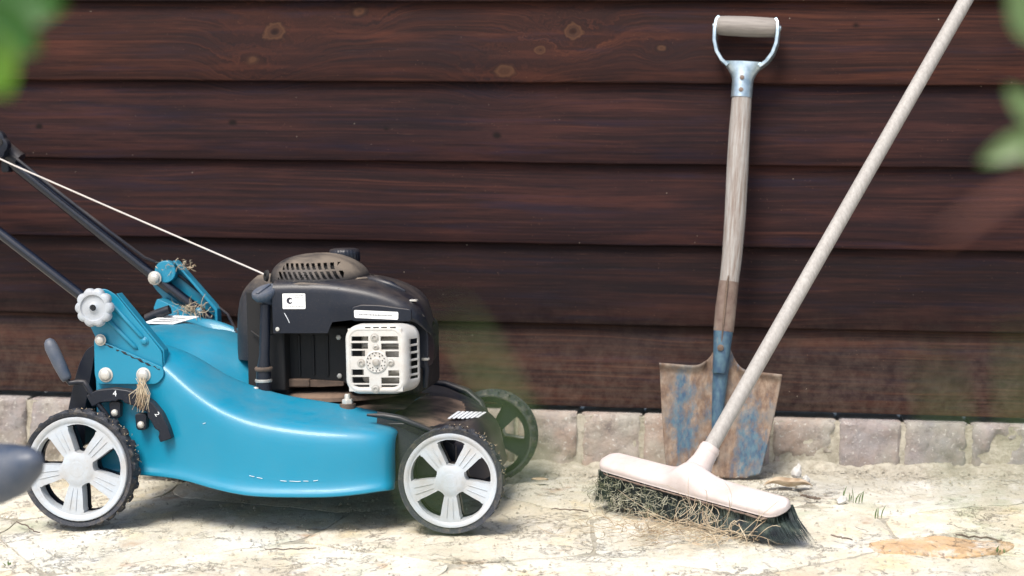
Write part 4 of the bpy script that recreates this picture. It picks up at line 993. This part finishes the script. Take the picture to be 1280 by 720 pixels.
# steel Y piece: throat tube flattening into two arms
yp = MB()
def throat(u, v):
    a = 2 * pi * u; zz = .684 + .064 * v
    rx = .0190 + .0215 * max(0, (v - .45) / .55) ** 1.6; ry = .0190 - .004 * v
    return (rx * cos(a), ry * sin(a), zz)
yp.grid(throat, 36, 14); yp.add([throat(k / 36, 1) for k in range(36)], [tuple(range(36))])
yoke = yp.build("yoke", 'galv', shovel, smooth=True, weld=True, angle=50)
for s_ in (-1, 1):
    path = [(s_ * .028, .740), (s_ * .040, .750), (s_ * .050, .765), (s_ * .0555, .784), (s_ * .0565, .804), (s_ * .0545, .822), (s_ * .050, .830)]
    m_ = MB(); n_ = len(path)
    for k, (x, z) in enumerate(path):
        a = path[max(k - 1, 0)]; b = path[min(k + 1, n_ - 1)]; d = Vector((b[0] - a[0], b[1] - a[1])).normalized(); nn = Vector((-d.y, d.x)) * .0032; hw = (.013, .0135, .014, .014, .0135, .0125, .008)[k]
        m_.v += [(x + nn.x, -hw, z + nn.y), (x + nn.x, hw, z + nn.y), (x - nn.x, hw, z - nn.y), (x - nn.x, -hw, z - nn.y)]
    for k in range(n_ - 1):
        for q in range(4): m_.f.append((k * 4 + q, k * 4 + (q + 1) % 4, (k + 1) * 4 + (q + 1) % 4, (k + 1) * 4 + q))
    m_.f += [(3, 2, 1, 0), tuple((n_ - 1) * 4 + q for q in range(4))]
    m_.build("yoke_arm", 'galv', yoke, smooth=True, bevel=.0012, angle=50)
    MB().rev([(.0055, 0), (.005, .003), (.002, .0042)], (s_ * .058, 0, .812), (s_, 0, 0), 16).build("grip_rivet", 'galv', yoke, smooth=True)
for z in (.696, .718): MB().rev([(.0042, 0), (.004, -.0018), (.0015, -.0028)], (.0, -.0178, z), (0, 1, 0), 14).build("yoke_rivet", 'strap', yoke, smooth=True)
MB().rev([(.0155, 0), (.0172, .004), (.0180, .02), (.0186, .053), (.0180, .086), (.0172, .102), (.0155, .106)], (-.053, 0, .813), (1, 0, 0), 30).build("grip", 'gripwood', shovel, smooth=True, angle=60)

# ------------------------------------------------------------------ broom
bl_c = Vector((-.044, 2.805, .088)); e1 = Vector((.292, -.270, -.022)).normalized()
tilt = radians(20); e2h = Vector((0, 0, 1)).cross(e1).normalized()      # towards the wall
e2 = (e2h * cos(tilt) + Vector((0, 0, 1)) * sin(tilt)).normalized(); e2 = (e2 - e1 * e2.dot(e1)).normalized(); e3 = e1.cross(e2).normalized()
broom = thing("broom", 'push broom with pale wooden stick, pinkish head and dark bristles standing before the shovel', 'broom')
BM = Matrix(((e1.x, e2.x, e3.x, bl_c.x), (e1.y, e2.y, e3.y, bl_c.y), (e1.z, e2.z, e3.z, bl_c.z), (0, 0, 0, 1)))
broom.matrix_world = BM; BI = BM.inverted()
HL = .196
def head_pt(u, v):
    # u along the head, v around the section
    t = 2 * u - 1; x = HL * t; a = 2 * pi * v
    end = max(0., 1 - ((abs(t) - .90) / .10) ** 2) if abs(t) > .90 else 1.; end = sqrt(max(end, 0.0))
    hw = .0262 * end * (1 - .08 * abs(t) ** 2)
    ch = exp(-(t / .17) ** 2)
    sy = math.copysign(abs(cos(a)) ** .5, cos(a)); sz = math.copysign(abs(sin(a)) ** .6, sin(a))
    y = hw * sy * (1.05 if sin(a) < -.2 else 1)
    z = .0060 * sz * (.4 + .6 * end)
    if sin(a) > 0: z += (.001 + .024 * ch * 1.0) * (abs(sin(a)) ** 1.6) * end + .004 * (abs(sin(a)))
    return (x, y, z)
hd = MB().grid(head_pt, 90, 40); hd.build("head", 'pink', broom, smooth=True, weld=True, angle=75)
rq = random.Random(8); pts = []
for k in range(60):
    t = -1 + 2 * k / 59; pts.append((HL * .955 * t, -.0275 * sqrt(max(.05, 1 - max(0, (abs(t) - .88) / .12) ** 2)), -.0062 + rq.uniform(-.0006, .0006)))
MB().tube(pts, [rq.uniform(.0008, .0020) for _ in pts], 6).build("grubby_rim", 'strap', broom, smooth=True)
sock_base = Vector((.012, 0, .012)); p_top = BI @ Vector((.602, 3.288, 1.228)); p_bot = BI @ Vector((-.018, 2.845, .134))
hdir = (p_top - p_bot).normalized()
MB().tube([p_bot - hdir * .040, p_bot - hdir * .016, p_bot + hdir * .006, p_bot + hdir * .010], [.024, .0175, .0158, .0152], 28).build("stick_socket", 'pink', broom, smooth=True, angle=50)
MB().rev([(.0160, 0), (.0168, .002), (.0168, .007), (.0160, .009)], tuple(p_bot - hdir * .002), tuple(hdir), 28).build("socket_collar", 'pink', broom, smooth=True, angle=50)
MB().tube([p_bot - hdir * .02, p_bot + hdir * .4, p_bot + hdir * .9, p_top], [.0121, .0121, .0119, .0116], 24).build("stick", 'broomstick', broom, smooth=True, angle=60)
br_ = random.Random(11); bs = MB()
down = BI.to_3x3() @ Vector((0, 0, -1))
for i in range(62):
    for j in range(6):
        x = -HL * .97 + 2 * HL * .97 * (i + .5) / 62; y = -.026 + .052 * (j + .5) / 6
        for k in range(22):
            px = x + br_.gauss(0, .0016); py = y + br_.gauss(0, .0016); t = px / HL
            o0 = Vector((px, py, -.004))
            out = Vector((.004 + .150 * max(0, t) ** 1.8 + .022 * min(0, t) + br_.gauss(0, .0035), (y * .35) - .010 - .080 * max(0, t) + br_.gauss(0, .003), 0))
            w0 = BM @ o0
            p2 = BM @ (o0 + Vector((0, 0, -.060)) + out)
            L_ = max(w0.z - gz(w0.x, w0.y) - .002, .02)
            dirv = (p2 - w0); k2 = L_ / max(w0.z - p2.z, .02)
            p2 = w0 + dirv * k2 * br_.uniform(.93, 1.0); pm = w0.lerp(p2, .55) - (BM.to_3x3() @ out) * .18
            a, b, c = (BI @ w0, BI @ pm, BI @ p2)
            d = Vector((.00062, br_.uniform(-.0004, .0004), 0)); e = Vector((.0, .0006, 0))
            bs.add([a - d, a + d, b - d, b + d, c], [(0, 1, 3, 2), (2, 3, 4)])
bs_o = bs.build("bristles", 'bristle', broom, smooth=False); bs_o['kind'] = 'stuff'

# ------------------------------------------------------------------ straw, clippings, twigs, weeds
def strand(mb, p, length, r, rnd, flatness=.3, curl=1.0, n=6, base_z=None):
    p = Vector(p); d = Vector((rnd.gauss(0, 1), rnd.gauss(0, 1), rnd.gauss(0, flatness))).normalized(); pts = [p.copy()]
    ax = Vector((rnd.gauss(0, 1), rnd.gauss(0, 1), rnd.gauss(0, 1))).normalized(); ang = rnd.gauss(0, .35) * curl
    for k in range(n):
        d = Matrix.Rotation(ang, 3, ax) @ d; p = p + d * length / n
        if base_z is not None: p.z = max(p.z, base_z(p.x, p.y))
        pts.append(p.copy())
    mb.tube(pts, [r] * (len(pts) - 1) + [r * .4], 3, cap=False)
def tuft(name, label, centre, spread, count, length, r, mat, seed, flatness=.4, curl=1., bz_=None):
    rnd = random.Random(seed); mb = MB()
    for _ in range(count):
        c = Vector((rnd.gauss(0, spread[0]), rnd.gauss(0, spread[1]), abs(rnd.gauss(0, spread[2])))) + Vector(centre)
        strand(mb, c, length * rnd.uniform(.4, 1.3), r * rnd.uniform(.6, 1.3), rnd, flatness, curl, base_z=bz_)
    return tag(mb.build(name, mat, smooth=True), label, 'dry grass', kind='stuff')
gzz = lambda x, y: gz(x, y) + .001
MW = Matrix.LocRotScale(mow.location, mow.rotation_euler.to_quaternion(), None)
tuft("dry_grass_clump", 'tangled straw caught against the middle of the broom bristles', (-.040, 2.700, .036), (.040, .012, .009), 80, .075, .00050, 'hay', 31, .5, 1.2, gzz)
tuft("dry_grass_clump", 'thin layer of straw swept along the paving before the broom', (-.085, 2.74, .026), (.065, .045, .003), 200, .04, .0005, 'hay', 32, .12, 1., gzz)
tuft("dry_grass_clump", 'longer pale stems tangled in the right half of the broom bristles', (.012, 2.655, .036), (.026, .010, .010), 34, .075, .00075, 'hay', 35, .55, 1.5, gzz)
# grey-green fluff sticking to the left half of the bristles
rnd = random.Random(33); mb = MB()
for _ in range(400):
    t = rnd.uniform(-1, -.15) if rnd.random() < .8 else rnd.uniform(-.15, .5)
    q = BM @ Vector((t * HL, -.030 - rnd.random() * .010, -.006)); q.z = rnd.uniform(gz(q.x, q.y) + .002, q.z)
    strand(mb, q, rnd.uniform(.006, .020), .0005, rnd, .7, 1.6, n=4, base_z=gzz)
tag(mb.build("grass_clippings", 'fluff', smooth=True), 'grey green clippings stuck to the left half of the broom bristles', 'clippings', kind='stuff')
c_ = MW @ Vector((.101, .032, .228))
rnd = random.Random(40); mb = MB()
for _ in range(46):
    p = c_ + Vector((rnd.gauss(0, .004), rnd.gauss(-.002, .002), rnd.uniform(-.002, .010)))
    q = c_ + Vector((rnd.gauss(0, .008), rnd.gauss(-.010, .003), rnd.uniform(-.046, -.020)))
    mid = p.lerp(q, .5) + Vector((rnd.gauss(0, .006), -.002, 0)); mb.tube([p, mid, q], [.0006, .0006, .0003], 3, cap=False)
tag(mb.build("dry_grass_clump", 'hay', smooth=True), 'wisp of straw hanging from a bolt on the mower side', 'dry grass', kind='stuff')
c_ = MW @ Vector((.055, .405, .312))
tuft("dry_grass_clump", 'straw wedged in the far blue handle bracket of the mower', c_, (.014, .006, .007), 70, .028, .0006, 'hay', 41, 1., 2.)
c_ = MW @ Vector((.02, .425, .392))
tuft("dry_grass_clump", 'straw bits on top of the far blue handle bracket', c_, (.022, .006, .003), 50, .02, .0006, 'hay', 42, .6, 2.)
# mud and clippings packed on the tyres
rnd = random.Random(44); mb = MB()
for (wx, wz, R) in ((0, .0945, .0945), (.602, .0815, .082)):
    for _ in range(70):
        a = rnd.uniform(-.9, 1.75); d = rnd.uniform(.006, .04); p = MW @ Vector((wx + (R - .0005) * cos(a), d, wz + (R - .0005) * sin(a)))
        strand(mb, p, rnd.uniform(.0025, .005), .0005, rnd, 1, 1.8, n=3)
tag(mb.build("dry_grass_clump", 'hay', smooth=True), 'chopped straw packed on the treads of the near mower tyres', 'dry grass', kind='stuff')

def twig(x0, y0, x1, y1, r, label, sag=.002, seed=1):
    rnd = random.Random(seed); pts = []
    for k in range(9):
        t = k / 8; x = x0 + (x1 - x0) * t + rnd.gauss(0, .0015); y = y0 + (y1 - y0) * t + rnd.gauss(0, .0025)
        pts.append((x, y, gz(x, y) + .0015 + r + rnd.uniform(0, sag)))
    return tag(MB().tube(pts, [r * (.5 + .5 * sin(pi * (.15 + .7 * k / 8))) for k in range(9)], 6).build("twig", 'twig'), label, 'twig', 'twigs lying on the paving')
def G(px, py):     # paving point under a photograph pixel, used only to lay out loose bits
    d = fw + rt * ((px - 640) / 2250.) - up * ((py - 360) / 2250.); C = Vector((0, 0, .5891))
    # plane z = .0294 (x + 1.0086)
    t = (.0294 * (C.x + 1.0086) - C.z) / (d.z - .0294 * d.x); return C + d * t
for (a, b, r, lb_) in (((688, 638), (735, 642), .0011, 'thin dark twig on the paving between mower and broom'), ((112, 697), (118, 690), .0008, None),
                      ((330, 690), (395, 688), .0010, 'thin dark twig on the paving in front of the mower deck'),
                      ((1195, 672), (1255, 678), .0015, 'dark twig lying beside the orange stone flake'),
                      ((1000, 622), (1027, 628), .0022, 'short thick twig right of the broom head'),
                      ((1040, 672), (1066, 678), .0013, 'bent twig lying just left of the orange stone flake'),
                      ((20, 655), (48, 668), .0012, 'dark twig on the paving at the lower left corner')):
    if lb_ is None: continue
    A, B = G(*a), G(*b); twig(A.x, A.y, B.x, B.y, r, lb_, seed=int(a[0]))
# small weeds
def weed(px, py, n, h, label, seed, spread=.010):
    rnd = random.Random(seed); c = G(px, py); root = thing("weed", label, 'weed', tuple(c), group='small weeds in the paving joints')
    for k in range(n):
        a = rnd.uniform(0, 6.28); ln = h * rnd.uniform(.5, 1.2); w = rnd.uniform(.0007, .0015); lean = rnd.uniform(.15, .8); bx, by = rnd.gauss(0, spread), rnd.gauss(0, spread * .6)
        vs = []; N = 5
        for q in range(N + 1):
            t = q / N; rad = lean * ln * t * t; ww = w * sin(pi * min(.98, .15 + .8 * t)); z = ln * (t - .25 * lean * t * t)
            x = bx + rad * cos(a); y = by + rad * sin(a) * .6
            vs += [(x - ww, y, z), (x, y - .0006, z - .0004), (x + ww, y, z)]
        fs = [(3 * q + j, 3 * q + j + 1, 3 * q + j + 4, 3 * q + j + 3) for q in range(N) for j in range(2)]
        MB().add(vs, fs).build("blade", 'blade_grass', root, smooth=True)
    return root
weed(1062, 628, 9, .026, 'small grass weed with three upright blades right of the broom', 1)
weed(1022, 578, 4, .018, 'tiny green sprig at the foot of the bricks right of the shovel', 2, .006)
weed(1098, 648, 3, .022, 'single lying blade of grass among the paving stones', 3, .004)
weed(1250, 690, 5, .010, 'tiny moss-like sprout by the right edge of the paving', 4, .006)
weed(10, 706, 5, .006, 'tiny sprout in the lower left corner of the paving', 5, .006)
# pale pebbles and a dead leaf by the shovel
def pebble(px, py, s_, label, seed, mat='pebble', lift=0.):
    c = G(px, py); bm = bmesh.new(); bmesh.ops.create_icosphere(bm, subdivisions=2, radius=1)
    for v in bm.verts:
        k = 1 + .35 * fbm(v.co.x * 1.3 + seed, v.co.y * 1.3, v.co.z * 1.3, 3); v.co = Vector((v.co.x * s_[0] * k, v.co.y * s_[1] * k, v.co.z * s_[2] * k))
    me = bpy.data.meshes.new("pebble"); bm.to_mesh(me); bm.free(); me.materials.append(M[mat])
    o = bpy.data.objects.new("pebble", me); COL.objects.link(o); o.location = (c.x, c.y, c.z + s_[2] * .75 + lift); o.rotation_euler = (0, .3, seed)
    return tag(o, label, 'pebble', 'loose pebbles and chips on the paving')
pebble(996, 600, (.011, .008, .013), 'pale angular pebble right of the shovel blade tip', 1, lift=.004)
pebble(1008, 604, (.007, .006, .009), 'smaller pale pebble beside the angular one by the shovel', 2.5)
pebble(1052, 629, (.011, .008, .007), 'pale green tinted stone chip beside the small grass weed', 4)
c = G(985, 609)
dl = MB().grid(lambda u, v: (c.x + (u - .5) * .085, c.y + .018 * (v - .5) * sin(pi * (.04 + .94 * u)) * 2.2, c.z + .002 + .008 * u * (1 - u) + .012 * (abs(v - .5) * 2) ** 2 * sin(pi * u) + .003 * sin(9 * u)), 14, 8).build("dead_leaf", 'deadleaf', smooth=True, solid=.0006)
tag(dl, 'curled brown dead leaf lying between shovel tip and bricks', 'leaf', 'dead leaves on the paving')
c = G(745, 604)
dl2 = MB().grid(lambda u, v: (c.x - .10 + (u - .5) * .03, c.y + .012 * (v - .5) * sin(pi * u) * 2, c.z + .003 + .004 * abs(v - .5)), 8, 6).build("dead_leaf", 'deadleaf', smooth=True, solid=.0006)
tag(dl2, 'small tan dead leaf on the sand between mower and broom', 'leaf', 'dead leaves on the paving')

# ------------------------------------------------------------------ out-of-focus garden in the foreground
def leaf_shape(name, parent, base, tip, width, mat, bow=.15, nrm=(0, -1, .3)):
    base, tip = Vector(base), Vector(tip); d = tip - base; L_ = d.length; d.normalize(); s_ = d.cross(Vector(nrm)).normalized(); up_ = s_.cross(d)
    def f(u, v):
        w = width * sin(pi * u ** .8) ** .8 * .5; c_ = 2 * v - 1
        return base + d * L_ * u + s_ * w * c_ + up_ * (bow * L_ * (u * (1 - u)) + .12 * width * abs(c_))
    return MB().grid(f, 14, 8).build(name, mat, parent, smooth=True)
def P(px, py, y):
    d = fw + rt * ((px - 640) / 2250.) - up * ((py - 360) / 2250.); C = Vector((0, 0, .5891)); return C + d * (y / d.y)
# branch hanging into the top left corner
b1 = thing("leafy_branch", 'out-of-focus green leaf twig hanging into the top left corner', 'branch', tuple(P(-60, -60, .62)))
def loc(o, root): o.location = -root.location; return o
loc(leaf_shape("leaf", b1, P(-40, -6, .62), P(84, 10, .63), .027, 'leaf'), b1)
loc(leaf_shape("leaf", b1, P(-30, 10, .61), P(50, 66, .615), .018, 'leaf'), b1)
loc(leaf_shape("leaf", b1, P(-22, 40, .61), P(12, 122, .61), .018, 'limeleaf', nrm=(0.2, -1, 0)), b1)
loc(MB().tube([P(-30, 60, .615), P(-45, 20, .62), P(-60, -60, .62), P(-120, -260, .62), P(-260, -520, .66)], [.001, .0014, .002, .003, .004], 8).build("stem", 'twig', b1), b1)
# leafy stem rising past the right edge
b2 = thing("leafy_plant", 'out-of-focus pale green leafy stem along the right edge', 'plant', tuple(P(1330, 200, .72)))
for (a, b, w, y) in (((1262, -25), (1312, 55), .0205, .72), ((1256, 108), (1302, 158), .010, .72), ((1222, 205), (1312, 165), .011, .72), ((1288, 150), (1300, 215), .0095, .71)):
    loc(leaf_shape("leaf", b2, P(*b, y), P(*a, y), w, 'blade_grass'), b2)
loc(MB().tube([P(1318, -60, .72), P(1322, 200, .72), P(1326, 500, .72), Vector((.22, .70, gz(.22, 0)))], [.0012, .0016, .002, .003], 8).build("stem", 'twig', b2), b2)
loc(leaf_shape("leaf", b2, P(1330, 215, .45), P(1170, 305, .43), .0045, 'redleaf', nrm=(0, -.25, 1)), b2)
# long grass blades close to the lens
def blade(name, root, pts, w, mat):
    vs = []; N = 24; pts = [Vector(p) for p in pts]
    def at(t):
        q = t * (len(pts) - 1); i = min(int(q), len(pts) - 2); f = q - i
        p0, p1, p2, p3 = pts[max(i - 1, 0)], pts[i], pts[i + 1], pts[min(i + 2, len(pts) - 1)]
        return .5 * ((2 * p1) + (p2 - p0) * f + (2 * p0 - 5 * p1 + 4 * p2 - p3) * f * f + (3 * p1 - p0 - 3 * p2 + p3) * f ** 3)
    for k in range(N + 1):
        t = k / N; p = at(t); d = (at(min(t + .01, 1)) - at(max(t - .01, 0))).normalized(); s_ = d.cross(Vector((0, 1, 0))).normalized()
        ww = w * (.25 + .75 * min(1, max(0, (t - .35) / .3))) * (1 - t ** 5)
        vs += [p - s_ * ww, p + Vector((0, .0006, 0)), p + s_ * ww]
    o = MB().add(vs, [(3 * k + j, 3 * k + j + 1, 3 * k + j + 4, 3 * k + j + 3) for k in range(N) for j in range(2)]).build(name, mat, root, smooth=True)
    return loc(o, root)
t1 = thing("grass_tuft", 'very blurred tall green grass blades before the far front mower wheel', 'grass', (-.05, .32, gz(0, 0)), group='blurred grass tufts close to the lens')
blade("blade", t1, [(-.045, .34, .02), (-.028, .33, .25), P(735, 760, .31), P(668, 600, .31), P(628, 500, .31), P(590, 425, .31), P(560, 385, .31)], .0013, 'blade_grass')
blade("blade", t1, [(-.06, .36, .02), (-.05, .35, .25), P(640, 760, .32), P(655, 650, .32), P(660, 560, .32), P(640, 505, .32), P(605, 490, .32)], .0005, 'blade_grass')
blade("blade", t1, [(-.07, .32, .02), (-.06, .31, .25), P(560, 800, .31), P(535, 640, .31), P(512, 560, .31), P(495, 480, .31)], .0009, 'blade_grass')
t2 = thing("grass_tuft", 'very blurred thin grass blades near the right edge before the lowest board', 'grass', (.06, .3, gz(0, 0)), group='blurred grass tufts close to the lens')
blade("blade", t2, [(.07, .31, .02), (.065, .31, .25), P(1230, 780, .30), P(1200, 600, .30), P(1178, 500, .30), P(1165, 440, .30)], .0010, 'blade_grass')
blade("blade", t2, [(.09, .31, .02), (.08, .31, .25), P(1280, 780, .30), P(1282, 600, .30), P(1276, 480, .30), P(1280, 400, .30)], .0011, 'blade_grass')
# rounded grip poking in at the left: the handle end of a tool propped outside the frame
gp = thing("tool_handle", 'blurred blue grey rounded handle end poking in from the left beside the rear wheel', 'handle', tuple(P(-90, 600, 1.75)))
loc(MB().tube([P(47, 573, 1.72), P(45, 574, 1.722), P(36, 579, 1.73), P(18, 587, 1.74), P(-4, 592, 1.75), P(-40, 597, 1.76), P(-110, 603, 1.79), P(-125, 604, 1.79)], [.003, .009, .018, .027, .0315, .031, .027, .018], 32).build("grip", 'grip', gp, smooth=True, angle=80), gp)
q = P(-125, 605, 1.79)
loc(MB().tube([q, P(-250, 612, 1.83), P(-420, 640, 1.9), Vector((-1.35, 2.02, .20)), Vector((-1.42, 2.05, gz(-1.42, 0)))], .012, 16).build("handle_tube", 'tube', gp, smooth=True, angle=80), gp)
